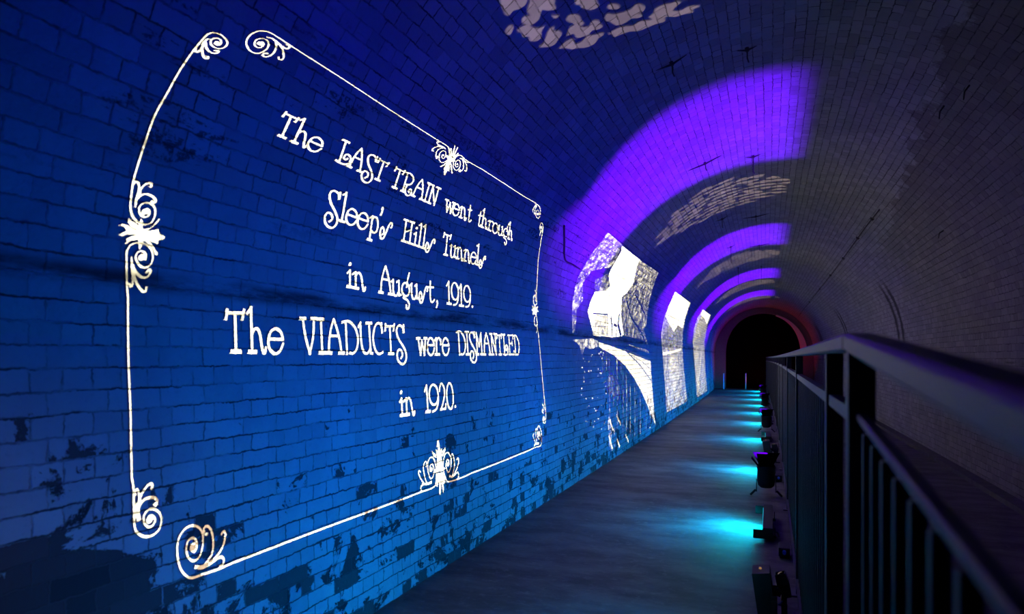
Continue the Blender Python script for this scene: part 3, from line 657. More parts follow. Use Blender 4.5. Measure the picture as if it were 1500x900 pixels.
def bounds(vs, pad): 
    xs = [v[0] for v in vs]; zs = [v[1] for v in vs]
    return (min(xs) - pad, max(xs) + pad, min(zs) - pad, max(zs) + pad)

# ------------------------------------------------------------------ projectors (tall black boxes leaning towards the wall)
L_PL = 0.055
def even_field(l):             # projector optics light a flat wall evenly out to the corners
    l.use_nodes = True; nt = l.node_tree; q = NB(nt)
    em = nt.nodes['Emission']; tc = nt.nodes.new('ShaderNodeTexCoord'); sp = nt.nodes.new('ShaderNodeSeparateXYZ')
    nt.links.new(tc.outputs['Normal'], sp.inputs[0])
    cz = q.m('MAXIMUM', q.m('ABSOLUTE', sp.outputs[2]), 0.30)
    nt.links.new(q.m('DIVIDE', 1.0, q.m('POWER', cz, 2.6)), em.inputs['Strength'])
def hollow(bm, rings, front, t=0.004):
    """a box open at its front: dark lining inside, black housing outside"""
    ctr = sum((sum(r, Vector()) / 4 for r in rings), Vector()) / len(rings)
    skins = []
    for grow, mi in ((0.0, 1), (t, 0)):
        rg = []
        for j, r in enumerate(rings):
            c_ = sum(r, Vector()) / 4; ax = (c_ - sum(rings[0], Vector()) / 4)
            ex = ax.normalized() * grow if j == len(rings) - 1 and ax.length > 0 else Vector()
            rg.append([bm.verts.new(p + (p - c_).normalized() * grow * 1.5 + ex) for p in r])
        for a, b in zip(rg, rg[1:]):
            for k in range(4):
                f = bm.faces.new((a[k], a[(k + 1) % 4], b[(k + 1) % 4], b[k])); f.material_index = mi
        f = bm.faces.new(rg[-1]); f.material_index = mi; skins.append(rg[0])
    for k in range(4): bm.faces.new((skins[0][k], skins[0][(k + 1) % 4], skins[1][(k + 1) % 4], skins[1][k]))
def make_projector(sl, rect, power, label, tones=None, n_film=None):
    base = Vector((sl.P.x + 0.02, sl.P.y, 0))
    root = thing('floor_projector', label, 'projector', base, 0, 'projectors along the railing')
    bpy.context.view_layer.update(); inv = root.matrix_world.inverted()
    a0, a1, b0, b1 = rect
    b0 = min(b0, -1.75)
    sl.solve((a0, a1, b0, b1))
    F = [sl.plate_point(v, L_PL) for v in ((a0, b0), (a1, b0), (a1, b1), (a0, b1))]
    back = sl.n * -(L_PL + 0.03)
    bm = bmesh.new()
    mid_ = sum(F, Vector()) / 4
    hollow(bm, [[inv @ p for p in F], [inv @ (p + back) for p in F]], inv @ mid_)
    body = mesh_obj('body', bm, M_BLACK, root); body.data.materials.append(M_MASK)
    plate = plate_mesh('slide_plate', sl, L_PL, root, tones)
    # top cap lamp, focus knob, yoke, foot
    top = (vtop(F, back)); bm = bmesh.new()
    c0 = inv @ (top + sl.e2 * 0.012); add_lathe(bm, [(0.0, 0.004), (0.006, 0.003), (0.008, -0.006)], 12, c0)
    mesh_obj('status_lamp', bm, emit('amber_lamp', (1.0, 0.55, 0.15), 0.25), root)
    bm = bmesh.new(); cb = inv @ (sum(F, Vector()) / 4 + back)
    add_tube(bm, [cb, cb + Vector((0.03, 0, -0.01)), cb + Vector((0.045, 0, -0.015))], [0.016, 0.02, 0.02], 14)
    mesh_obj('focus_knob', bm, M_BLACK, root)
    lowz = min((inv @ (p + back)).z for p in F)
    hy = (a1 - a0) / 2 * L_PL; yc = (a0 + a1) / 2 * L_PL
    bm = bmesh.new(); add_box(bm, (0.02, yc, 0.006), (0.15, hy * 2 + 0.05, 0.012), None, 0.003); mesh_obj('foot', bm, M_BLACK, root)
    for sgn in (-1, 1):
        bm = bmesh.new(); yy = yc + sgn * (hy + 0.014)
        add_box(bm, (0.02, yy, (lowz + 0.09) / 2 + 0.012), (0.03, 0.006, lowz + 0.09), None, 0.002)
        add_tube(bm, [(0.02, yy - 0.012, lowz + 0.07), (0.02, yy + 0.012, lowz + 0.07)], 0.012, 10)
        mesh_obj('yoke_arm', bm, M_BLACK, root)
    ac, bc = (a0 + a1) / 2, (rect[2] + rect[3]) / 2
    ax = (sl.n + sl.e1 * ac + sl.e2 * bc).normalized()
    wn = Vector((-1, 0, 0.12)).normalized()
    half = max(wn.angle(sl.n + sl.e1 * p + sl.e2 * q_) for p in (a0, a1) for q_ in (rect[2], rect[3]))
    o = light('projector_lamp', 'SPOT', C_LAMP, power, inv @ sl.P, root, shadow_soft_size=0.0, spot_size=min(math.radians(179), 2 * half + 0.05), spot_blend=0.0)
    aim(o, wn)
    even_field(o.data)
    return root
def vtop(F, back): return (F[2] + F[3]) / 2 + back * 0.5

make_projector(sl, bounds(sl.verts, 0.12), P_TEXT, 'black slab projector leaning towards the wall at the bottom edge, nearest of the row')
ins = thing('projected_inscription', 'white projected words about the last train inside an ornamental scrolled border', 'projection', T(side_l(0.6) + 0.01, 3.9, 0.6))
bpy.context.view_layer.update()
def thrown_part(name, part, label=None):
    o = thrown_mesh(name, sl, part, None)
    if o is None: return
    o.parent = ins; o.matrix_parent_inverse = ins.matrix_world.inverted()
    if label: o['label'] = label
for k, wd in enumerate(WORDS): thrown_part('lettering', 'word%d' % k, 'lettering reading ' + ''.join(l[0] for l in wd[4]) + ', line ' + ('one', 'two', 'three', 'four', 'five')[wd[0]])
for k in range(8): thrown_part('border_line', 'border%d' % k)
for k in range(8): thrown_part('corner_scroll', 'scroll%d' % k)
for k in range(4): thrown_part('border_ornament', 'ornament%d' % k)

# ------------------------------------------------------------------ projected photographs
FILM = {}
def film(tone, rough):         # a grey of the slide film; rough = how mottled it is
    key = (tone, rough)
    if key in FILM: return FILM[key]
    m = D.materials.new('slide_film'); m.use_nodes = True; nt = m.node_tree; nt.nodes.clear(); q = NB(nt)
    out = nt.nodes.new('ShaderNodeOutputMaterial'); tr = nt.nodes.new('ShaderNodeBsdfTransparent')
    tc = nt.nodes.new('ShaderNodeTexCoord')
    a = q.noise(tc.outputs['Object'], 240.0, 8, 0.72); b = q.noise(tc.outputs['Object'], 800.0, 5, 0.7)
    f = q.m('ADD', q.m('MULTIPLY', a, 0.6), q.m('MULTIPLY', b, 0.4))
    lo = max(0.0, tone * (1 - 1.25 * rough)); hi = min(1.0, tone * (1 + 2.2 * rough))
    r = q.step(f, 0.36, 0.66)
    v = q.m('POWER', q.m('ADD', lo, q.m('MULTIPLY', r, hi - lo)), 3.1)
    cmb = nt.nodes.new('ShaderNodeCombineColor')
    for k in range(3): nt.links.new(v, cmb.inputs[k])
    nt.links.new(cmb.outputs[0], tr.inputs['Color']); nt.links.new(tr.outputs[0], out.inputs['Surface'])
    FILM[key] = m; return m
def photo(y, outline, layers, power, plabel, label):
    s = side_slide(y)
    mats = []
    def dens(pts, closed=True):
        out = []
        for a, b in zip(pts, pts[1:] + (pts[:1] if closed else [])):
            n = max(1, int(math.dist(a, b) / 5.0))
            out += [(a[0] + (b[0] - a[0]) * k / n, a[1] + (b[1] - a[1]) * k / n) for k in range(n)]
        if not closed: out.append(pts[-1])
        return out
    s.face([s.px(*p) for p in dens(outline)], 'photo'); mats.append(film(*layers[0][1]))
    for kind, tone, pts, *wd in layers[1:]:
        n0 = len(s.faces)
        if kind == 'p': s.face([s.px(*p) for p in dens(pts)], 'photo')
        else: s.ribbon([s.px(*p) for p in dens(pts, False)], wd[0], 'photo')
        mats += [film(*tone)] * (len(s.faces) - n0)
    # keep every layer inside the outline
    rect = bounds(s.verts, 0.1)
    s.clip = 0
    make_projector(s, rect, power, plabel, mats)
    # lit patch, refined so that it follows the curve of the lining
    verts, faces, idx = [], [], {}
    ol = [Vector(s.px(*p)) for p in dens(outline)]
    x0, x1, y0, y1 = bounds([tuple(v) for v in ol], 0.0)
    g_ = Slide(s.P, s.n, s.e1); g_.e2 = s.e2; g_.face([tuple(v) for v in ol], 'photo'); nv = len(g_.verts)
    nx, ny = 16, 40
    for i in range(1, nx):
        for j in range(1, ny): g_.verts.append((x0 + (x1 - x0) * i / nx, y0 + (y1 - y0) * j / ny))
    g_.solve((x0 - .01, x1 + .01, y0 - .01, y1 + .01))
    for f, o in zip(g_.tf, g_.to_faces):
        if not o: continue
        g = []
        for i in f:
            if i not in idx: idx[i] = len(verts); verts.append(s.fro(g_.tv[i]))
            g.append(idx[i])
        faces.append(g)
    tag(uv_mesh('projected_photograph', verts, faces, M_BRICK), label, 'projection', 'projected photographs on the wall')
A = lambda *p: [(825 + x / 4.74, 330 + y / 4.74) for x, y in p]
B = lambda *p: [(825 + x / 4.74, 480 + y / 4.74) for x, y in p]
out1 = A((310, 40), (520, 225), (670, 330), (640, 400), (610, 500), (592, 600), (580, 700), (586, 800), (598, 900)) + B((606, 220), (614, 330), (626, 520), (640, 685), (600, 708), (500, 768), (400, 820), (345, 862), (230, 858), (150, 760), (100, 600), (75, 400), (62, 240), (60, 110)) + A((56, 760), (50, 640), (56, 520), (75, 430), (100, 350), (180, 210))
lay1 = [('base', (0.045, 1.0)),
 ('p', (0.30, 0.95), A((310, 48), (405, 132), (385, 190), (335, 290), (285, 300), (195, 315), (135, 400), (135, 520), (95, 580), (78, 740), (62, 750), (60, 640), (62, 530), (80, 432), (106, 352), (186, 212))),
 ('p', (0.012, 0.6), A((280, 296), (252, 390), (216, 460), (182, 540), (166, 600), (190, 690), (204, 765), (82, 735), (92, 600), (137, 520), (134, 400), (192, 320))),
 ('p', (1.0, 0.0), A((408, 142), (520, 232), (532, 240), (512, 275), (486, 400), (440, 470), (405, 500), (402, 620), (418, 770), (300, 780), (208, 765), (194, 700), (168, 600), (184, 540), (218, 462), (300, 440), (320, 330), (340, 290), (400, 185))),
 ('p', (0.25, 0.9), A((222, 380), (262, 360), (310, 330), (326, 420), (300, 452), (226, 462), (216, 430))),
 ('p', (0.28, 0.95), A((512, 275), (534, 245), (660, 328), (632, 400), (604, 500), (586, 600), (574, 700), (560, 720), (480, 700), (425, 560), (442, 470), (488, 395))),
 ('p', (0.33, 0.6), A((405, 502), (432, 482), (480, 640), (556, 715), (580, 800), (592, 890), (450, 830), (418, 770), (402, 640))),
 ('l', (0.06, 0.3), A((500, 480), (540, 560), (575, 640)), 0.03), ('l', (0.05, 0.3), A((440, 520), (470, 640), (540, 740), (580, 840)), 0.03),
 ('p', (0.66, 0.25), A((236, 612), (306, 618), (306, 768), (206, 762), (196, 690))),
 ('l', (0.12, 0.3), A((206, 612), (306, 618)), 0.014), ('l', (0.12, 0.3), A((306, 616), (308, 768)), 0.022), ('l', (0.2, 0.4), A((330, 640), (338, 700), (336, 765)), 0.035), ('l', (0.14, 0.4), A((352, 690), (372, 700), (366, 768)), 0.03), ('l', (0.12, 0.4), A((388, 624), (380, 690), (398, 764)), 0.05), ('l', (0.4, 0.4), A((236, 700), (300, 704)), 0.012),
 ('p', (0.08, 0.9), A((256, 768), (430, 790), (440, 842), (282, 808))),
 ('p', (0.06, 0.9), A((404, 760), (560, 800), (600, 850), (600, 872), (430, 820))),
 ('p', (0.65, 0.6), B((62, 84), (130, 80), (200, 74), (238, 92), (236, 132), (190, 150), (150, 132), (130, 190), (110, 122))),
 ('p', (0.76, 0.10), B((244, 100), (330, 128), (430, 165), (606, 236), (614, 370), (638, 676), (590, 556), (540, 440), (490, 350), (430, 266), (350, 192), (272, 150), (246, 132))),
 ('l', (0.22, 0.3), B((440, 168), (530, 258), (612, 372)), 0.013), ('l', (0.25, 0.3), B((420, 150), (520, 190), (604, 226)), 0.016), ('l', (0.45, 0.3), B((470, 190), (545, 235), (606, 290)), 0.008),
 ('p', (0.17, 0.9), B((312, 330), (352, 330), (386, 400), (392, 500), (340, 470), (300, 420)))]
for x, y0, y1, tn, wd in ((270, 160, 360, .18, .012), (296, 170, 290, .30, .018), (318, 190, 820, .30, .018), (345, 200, 640, .2, .014), (372, 215, 700, .34, .02), (398, 240, 560, .2, .014), (412, 255, 780, .3, .014), (436, 280, 720, .36, .018), (462, 310, 760, .34, .016), (494, 365, 755, .42, .018), (508, 390, 740, .2, .012), (532, 440, 735, .40, .018), (572, 530, 715, .3, .016), (600, 590, 700, .8, .018), (328, 640, 850, .3, .02), (352, 700, 845, .3, .016)):
    lay1.append(('l', (tn, 0.8), B((x, y0), (x + 4, (y0 + y1) / 2), (x + 2, y1)), wd))
for a, b in (((316, 630), (345, 712)), ((370, 612), (396, 668)), ((312, 650), (314, 705)), ((374, 780), (390, 826)), ((434, 750), (452, 792)), ((316, 750), (340, 842))):
    lay1.append(('l', (0.85, 0.3), B(a, b), 0.022))
random.seed(3)
for _ in range(110):
    x = random.uniform(66, 300); y = random.uniform(160, 720); r = random.choice((2, 3, 3, 4, 6))
    if x < 66 + (y - 160) * 0.16: continue
    lay1.append(('p', (random.choice((.3, .5, .8)), 0.4), B((x, y), (x + r, y + r * .5), (x + r * .6, y + r * 2.2), (x - r * .5, y + r))))
photo(9.9, out1, lay1, P_PHOTO[0], 'black slab projector on the floor just behind the first barn-door spotlight', 'projected old photograph of a train crossing a tall trestle viaduct, nearest and largest')
C_ = lambda *p: [(965 + x / 4.39, 415 + y / 4.39) for x, y in p]
photo(15.9, C_((105, 52), (203, 125), (172, 220), (153, 320), (151, 420), (161, 560), (181, 740), (182, 762), (50, 832), (40, 660), (22, 440), (15, 330), (26, 260), (40, 200)),
 [('base', (0.52, 0.3)),
  ('p', (1.0, 0.0), C_((105, 56), (198, 126), (170, 218), (152, 290), (122, 268), (96, 312), (66, 258), (46, 214), (62, 150))),
  ('p', (0.42, 0.4), C_((42, 205), (66, 260), (96, 314), (122, 270), (150, 292), (150, 330), (60, 330), (20, 330), (30, 260))),
  ('p', (0.38, 0.45), C_((20, 330), (150, 330), (149, 400), (60, 402), (24, 432))),
  ('l', (0.6, 0.2), C_((98, 100), (100, 225)), 0.02), ('l', (0.5, 0.3), C_((56, 205), (130, 240)), 0.02),
  ('p', (0.95, 0.1), C_((24, 446), (90, 436), (142, 418), (142, 432), (90, 450), (26, 464))),
  ('l', (0.3, 0.5), C_((56, 470), (52, 560), (44, 640)), 0.05), ('l', (0.35, 0.6), C_((138, 450), (146, 560), (160, 720)), 0.05),
  ('p', (0.60, 0.25), C_((66, 470), (120, 460), (132, 600), (100, 700), (66, 640)))],
 P_PHOTO[1], 'black slab projector far along the railing, third of the row', 'projected pale photograph between the other two, bridge line across it')
photo(21.5, C_((283, 168), (335, 205), (312, 270), (293, 380), (300, 560), (312, 695), (245, 735), (235, 600), (218, 380), (226, 290), (250, 220)),
 [('base', (0.46, 0.35)),
  ('p', (1.0, 0.0), C_((283, 171), (330, 206), (308, 262), (294, 225), (272, 202))),
  ('p', (0.45, 0.5), C_((254, 222), (274, 206), (298, 270), (292, 370), (222, 388), (229, 290))),
  ('l', (0.8, 0.3), C_((258, 270), (252, 310), (262, 340)), 0.035),
  ('p', (0.55, 0.3), C_((222, 400), (290, 400), (296, 560), (306, 690), (250, 728), (240, 600))),
  ('l', (0.95, 0.1), C_((274, 450), (262, 560), (247, 705)), 0.03), ('l', (0.08, 0.5), C_((282, 450), (272, 560), (262, 715)), 0.03)],
 P_PHOTO[2], 'black slab projector farthest along the railing', 'projected photograph farthest down the wall, narrow in view')

# ------------------------------------------------------------------ dappled patches on the crown, from pattern spotlights on the floor
BL0 = [  # patches of the nearest dapple
 [(735, -14), (770, -20), (772, 2), (762, 12), (752, 15), (746, 22), (740, 21), (737, 14), (733, 4)],
 [(782, -16), (812, -14), (812, 6), (815, 10), (812, 14), (800, 15), (794, 14), (790, 26), (784, 33), (776, 36), (766, 34), (764, 28), (768, 23), (776, 22), (772, 16), (775, 4)],
 [(842, 2), (848, -8), (868, -8), (875, 3), (877, 9), (868, 14), (862, 14), (852, 11), (850, 6), (845, 7)],
 [(808, 21), (813, 22), (819, 21), (816, 26), (811, 26)],
 [(740, 43), (746, 36), (752, 38), (750, 46), (746, 51), (741, 48)],
 [(757, 44), (764, 38), (774, 35), (780, 39), (790, 40), (798, 37), (793, 46), (793, 54), (786, 60), (776, 59), (774, 53), (766, 54), (764, 48)],
 [(790, 67), (797, 60), (801, 48), (806, 40), (812, 39), (811, 44), (818, 44), (823, 49), (818, 57), (812, 65), (804, 68), (793, 69)],
 [(829, 28), (834, 21), (847, 21), (852, 30), (856, 34), (850, 38), (862, 38), (867, 30), (876, 29), (879, 34), (883, 38), (876, 43), (868, 44), (862, 50), (852, 54), (844, 55), (840, 49), (830, 52), (834, 40), (841, 35), (834, 32)],
 [(890, 8), (894, 5), (903, 5), (908, 9), (904, 13), (892, 13)],
 [(886, 24), (890, 19), (900, 20), (916, 16), (925, 12), (930, 6), (938, 5), (945, 10), (941, 17), (934, 19), (941, 21), (936, 26), (925, 27), (914, 34), (903, 37), (893, 31), (888, 31)],
 [(818, 71), (826, 62), (836, 56), (841, 58), (842, 64), (852, 60), (860, 52), (872, 50), (882, 47), (884, 51), (876, 56), (872, 63), (860, 69), (848, 70), (838, 72), (828, 70)],
 [(890, 50), (900, 43), (912, 38), (926, 37), (936, 31), (948, 29), (955, 28), (950, 24), (956, 20), (960, 12), (972, 6), (982, 4), (992, 1), (998, 3), (990, 9), (986, 15), (996, 15), (1008, 9), (1020, 7), (1025, 9), (1014, 14), (1016, 18), (1004, 20), (990, 24), (982, 24), (974, 25), (974, 31), (960, 35), (948, 40), (936, 45), (922, 46), (908, 51), (900, 54), (897, 50)],
]
def pattern_spot(y, centre, k, label, plabel, traced=None):
    P = T(0.055, y, 0.17)
    tgt = centre
    n = (tgt - P).normalized()
    s = Slide(P, n, (1, 0, 0))
    root = thing('pattern_spotlight', label, 'spotlight', T(0.055, y, 0), 0, 'pattern spotlights beside the railing')
    bpy.context.view_layer.update(); inv = root.matrix_world.inverted()
    Lp = 0.075; rad = 0.285
    if traced:
        for bl in traced: s.face([s.px(u, max(v, -40)) for u, v in catmull(bl, 3, True)[:-1]], 'dapple')
        s.solve(bounds(s.verts, 0.15)); a0, a1, b0, b1 = bounds(s.verts, 0.15)
        plate_mesh('pattern_plate', s, Lp, root)
        tag(thrown_mesh('projected_dapple', s, 'dapple', None), plabel, 'projection', 'dappled light on the vault')
    else:
        rnd = random.Random(40 + k); j = 0; yy = -rad * 0.80
        while yy < rad * 0.82:
            xx = -rad + rnd.uniform(0, .05)
            while xx < rad:
                hw = rnd.uniform(.024, .050); hh = rnd.uniform(.013, .021)
                if (xx / rad) ** 2 + (yy / rad / .84) ** 2 < 0.96:
                    ph_, p2 = rnd.uniform(0, 6.28), rnd.uniform(0, 6.28); sk = rnd.uniform(-.35, .35)
                    q_ = []
                    for i in range(14):
                        t_ = 2 * math.pi * i / 14; r_ = 1 + .24 * math.sin(3 * t_ + ph_) + .16 * math.sin(5 * t_ + p2)
                        bx, by = hw * r_ * math.cos(t_), hh * r_ * math.sin(t_)
                        q_.append((xx + bx, yy + by + sk * bx * .5))
                    s.face(q_, 'dapple')
                xx += hw * rnd.uniform(1.7, 2.3)
            yy += 0.047 + rnd.uniform(0, .005)
        a0, a1, b0, b1 = -0.36, 0.36, -0.32, 0.32
        s.solve((a0, a1, b0, b1)); plate_mesh('pattern_plate', s, Lp, root)
        tag(thrown_mesh('projected_dapple', s, 'dapple', None), plabel, 'projection', 'dappled light on the vault')
    F = [s.plate_point(v, Lp) for v in ((a0, b0), (a1, b0), (a1, b1), (a0, b1))]
    # hollow housing round the lamp
    bm = bmesh.new(); back = s.n * -(Lp + 0.05)
    ctr = sum(F, Vector()) / 4
    hollow(bm, [[inv @ p for p in F], [inv @ (ctr + (p - ctr) * 1.25 + back * 0.45) for p in F], [inv @ (ctr + (p - ctr) * 0.8 + back) for p in F]], inv @ ctr)
    body = mesh_obj('body', bm, M_BLACK, root); body.data.materials.append(M_MASK)
    zb = min((inv @ (p + back)).z for p in F)
    bm = bmesh.new(); add_box(bm, (0, 0, 0.008), (0.12, 0.16, 0.016), None, 0.004)
    for sg in (-1, 1): add_box(bm, (0.0, sg * 0.066, 0.055), (0.03, 0.006, 0.09), None, 0.002)
    mesh_obj('bracket', bm, M_BLACK, root)
    bm = bmesh.new(); add_box(bm, (-0.022, -0.088, 0.10), (0.018, 0.012, 0.010), None, 0.003); add_tube(bm, [(-0.022, -0.085, 0.1), (-0.01, -0.06, 0.11)], 0.004, 8); mesh_obj('plug', bm, M_BLUEPLUG, root)
    ax = (s.n + s.e1 * (a0 + a1) / 2 + s.e2 * (b0 + b1) / 2).normalized()
    half = max(ax.angle(s.n + s.e1 * p + s.e2 * q_) for p in (a0, a1) for q_ in (b0, b1))
    o = light('pattern_lamp', 'SPOT', (1.0, 0.74, 0.68), P_DAPPLE, inv @ P, root, shadow_soft_size=0.0002, spot_size=2 * half + 0.03, spot_blend=0.0)
    aim(o, ax)
DY = [(4.35, None), (10.4, (1055, 291)), (16.4, (1082, 381)), (22.2, (1092, 418.5)), (27.8, (1100, 438))]
ordn = ['nearest', 'second', 'third', 'fourth', 'fifth']
for k, (y, c) in enumerate(DY):
    pat = pix(*(c if c else (880, 10)))
    pattern_spot(pat.y, pat, k, '%s angular black floor spotlight with yoke, counted from the viewer along the railing' % ordn[k],
        ['large dappled pinkish light patch on vault at the top of the view', 'dappled light patch on vault just beyond the large violet glow', 'dappled light patch on vault beyond the second violet glow', 'dappled light patch on vault beyond the third violet glow', 'farthest small dappled light patch on vault, nearest the red arch'][k], BL0 if k == 0 else None)

# ------------------------------------------------------------------ violet barn-door spotlights
def barn_spot(x, y, label, power, near_open=-12):
    root = thing('barn_door_spotlight', label, 'spotlight', T(x, y, 0), 0, 'violet uplights along the railing')
    bm = bmesh.new()
    add_lathe(bm, [(0.0, 0.085), (0.055, 0.087), (0.078, 0.11), (0.086, 0.15), (0.086, 0.285), (0.091, 0.287), (0.091, 0.305), (0.080, 0.305), (0.078, 0.27), (0.0, 0.268)], 28)
    mesh_obj('body', bm, M_BLACK, root, True)
    bm = bmesh.new(); add_lathe(bm, [(0.0, 0.272), (0.07, 0.272), (0.072, 0.270)], 24); mesh_obj('lens', bm, M_LENS_V, root)
    def door(dx, dy, ang, w0, w1, ln):
        bm = bmesh.new(); t = 0.0015
        ax = Vector((dx, dy, 0)); tx = Vector((-dy, dx, 0)); d = (Vector((0, 0, 1)) * math.cos(ang) + ax * math.sin(ang)); nn = d.cross(tx)
        b0 = ax * 0.078 + Vector((0, 0, 0.306))
        vs = []
        for sg in (-t, t):
            vs.append([bm.verts.new(b0 + tx * a + d * l + nn * sg) for a, l in ((-w0, 0), (w0, 0), (w1, ln), (-w1, ln))])
        bm.faces.new(vs[0]); bm.faces.new(vs[1][::-1])
        for i in range(4): bm.faces.new((vs[0][i], vs[0][(i + 1) % 4], vs[1][(i + 1) % 4], vs[1][i]))
        add_tube(bm, [b0 - tx * w0, b0 + tx * w0], 0.004, 8)
        mesh_obj('barn_door', bm, M_BARN, root)
    door(-1, 0, math.radians(38), 0.06, 0.085, 0.10)
    door(1, 0, math.radians(-32), 0.06, 0.10, 0.125)
    door(0, -1, math.radians(near_open), 0.07, 0.09, 0.13)
    door(0, 1, math.radians(-12), 0.07, 0.13, 0.13)
    for sg in (-1, 1):
        bm = bmesh.new()
        add_box(bm, (sg * 0.092, 0, 0.105), (0.008, 0.035, 0.13), None, 0.002)
        add_box(bm, (sg * 0.125, 0, 0.032), (0.02, 0.04, 0.075), Matrix.Rotation(sg * -0.75, 3, 'Y'), 0.003)
        mesh_obj('leg', bm, M_BLACK, root)
    bm = bmesh.new(); add_tube(bm, [(0.09, 0, 0.16), (0.125, 0, 0.16)], [0.016, 0.016], 12); mesh_obj('tilt_knob', bm, M_BLACK, root)
    o = light('violet_lamp', 'SPOT', C_VIOLET, power, (0.0, 0, 0.285), root, shadow_soft_size=0.007, spot_size=math.radians(88), spot_blend=1.0)
    aim(o, (-0.24, 0, 1.0))
    return root
for k, (y, lb) in enumerate(((7.4, 'nearest black spotlight with open violet-lit barn doors on bracket feet'), (13.8, 'second black barn-door spotlight from the viewer, violet light inside its doors'), (20.0, 'third black barn-door spotlight from the viewer, tiny beside the cyan strips'), (26.0, 'farthest black barn-door spotlight beside the end of the railing'))):
    barn_spot(-0.055, y, lb, P_VIOLET, -5 if k == 0 else -12)

# ------------------------------------------------------------------ light bars on the floor
ORD = ['hidden', 'nearest', 'second', 'third', 'fourth', 'fifth', 'sixth', 'seventh', 'eighth', 'ninth']
def light_bar(y, label, ln=0.9, seen=True):
    root = thing('light_bar', label, 'light bar', T(-0.035, y, 0), yaw(y), 'cyan light bars along the railing')
    bm = bmesh.new(); add_box(bm, (0, 0, 0.062), (0.075, ln, 0.085), None, 0.006)
    mesh_obj('body', bm, M_BLACK, root)
    bm = bmesh.new(); add_box(bm, (-0.0385, 0, 0.052), (0.003, ln - 0.03, 0.045)); mesh_obj('lens', bm, M_LENS_C, root)
    for sg in (-1, 1):
        bm = bmesh.new(); add_box(bm, (0.008, sg * ln * 0.33, 0.010), (0.11, 0.04, 0.02), None, 0.003)
        add_box(bm, (0.052, sg * ln * 0.33, 0.045), (0.006, 0.04, 0.07), None, 0.002); mesh_obj('bracket', bm, M_BLACK, root)
    bm = bmesh.new(); add_tube(bm, [(0.04, -ln * 0.42, 0.07), (0.07, -ln * 0.42, 0.06), (0.08, -ln * 0.36, 0.02), (0.08, -ln * 0.2, 0.008)], 0.005, 8); mesh_obj('power_lead', bm, M_CABLE, root)
    a = light('cyan_lamp', 'AREA', C_CYAN, P_BAR_CYAN, (-0.044, 0, 0.05), root, shape='RECTANGLE', size=ln - 0.04, size_y=0.035, spread=math.radians(180))
    aim(a, (-1, 0, -0.62), 'Z')
    for sg in (-1, 1):  # baffles added at both ends to cut off the cyan strip sharply
        bm = bmesh.new(); add_box(bm, (-0.070, sg * (ln / 2 - 0.004), 0.055), (0.07, 0.008, 0.07), None, 0.002); mesh_obj('end_baffle', bm, M_BLACK, root)
    b = light('blue_lamp', 'AREA', C_BLUE, P_BAR_BLUE, (-0.046, 0, 0.085), root, shape='RECTANGLE', size=ln - 0.04, size_y=0.03, spread=math.radians(150))
    aim(b, (-1, 0, 0.45), 'Z')
    return root
BARS = [2.95, 6.0, 9.1, 12.5, 15.6, 18.5, 21.5, 24.6, 27.5, 30.7]
for k, y in enumerate(BARS):
    light_bar(y, 'black light bar below the view, washing the lettered wall' if k == 0 else '%s black light bar throwing a cyan strip on the floor, counted from the viewer' % ORD[k])

# spotlight added out of view behind the viewer to light the left brick
root = thing('added_spotlight', 'added white spotlight behind the viewer, out of view', 'spotlight', T(-0.05, -1.6, 0))
bm = bmesh.new(); add_lathe(bm, [(0.0, 0.10), (0.05, 0.10), (0.06, 0.12), (0.06, 0.24), (0.055, 0.24), (0.05, 0.2), (0.0, 0.2)], 20); mesh_obj('body', bm, M_BLACK, root, True)
bm = bmesh.new(); add_box(bm, (0, 0, 0.06), (0.10, 0.10, 0.12), None, 0.01); mesh_obj('foot', bm, M_BLACK, root)
o = light('white_lamp', 'SPOT', (1.0, 0.70, 0.80), 70.0, (0, 0, 0.26), root, shadow_soft_size=0.05, spot_size=math.radians(36), spot_blend=0.9)
aim(o, (-2.03, 2.2, 0.18))

# ------------------------------------------------------------------ red glow before the far hanging
root = thing('red_floor_light', 'small black floor light at far end giving the red glow on the last arch', 'floor light', T(0.05, Y_END - 1.3, 0))
bm = bmesh.new(); add_box(bm, (0, 0, 0.06), (0.16, 0.12, 0.08), None, 0.01); mesh_obj('body', bm, M_BLACK, root)
bm = bmesh.new(); add_box(bm, (0, 0, 0.012), (0.2, 0.05, 0.024), None, 0.004); mesh_obj('foot', bm, M_BLACK, root)
o = light('red_lamp', 'SPOT', (1.0, 0.03, 0.0), P_RED, (0, 0, 0.115), root, shadow_soft_size=0.02, spot_size=math.radians(165), spot_blend=0.6)
aim(o, (-0.1, 0.25, 1.0))

# ------------------------------------------------------------------ railing
XF = 0.145
RAIL_T, RAIL_B, MID_T, MID_B = H + 0.047, H + 0.012, H - 0.093, H - 0.120
def bar(bm, x0, x1, z0, z1, y0, y1): strip(bm, [(x0, z0), (x1, z0), (x1, z1), (x0, z1)], y0, y1, 0.6)
post_y = [1.95 + 2.42 * i for i in range(13)]
rl = thing('metal_railing', 'long level grey steel railing with thin uprights running down the tunnel', 'railing', T(XF, 1.95, 0))
bpy.context.view_layer.update(); ri = rl.matrix_world.inverted()
def world_part(o, root):
    o.parent = root; bpy.context.view_layer.update(); o.matrix_parent_inverse = root.matrix_world.inverted(); return o
y0, y1 = 1.42, post_y[-1]
bm = bmesh.new(); strip(bm, [(XF - 0.022, RAIL_B), (XF + 0.022, RAIL_B), (XF + 0.026, RAIL_B + 0.006), (XF + 0.026, RAIL_T - 0.006), (XF + 0.020, RAIL_T), (XF - 0.020, RAIL_T), (XF - 0.026, RAIL_T - 0.006), (XF - 0.026, RAIL_B + 0.006)], y0, y1, 0.6); world_part(mesh_obj('top_rail', bm, M_STEEL), rl)
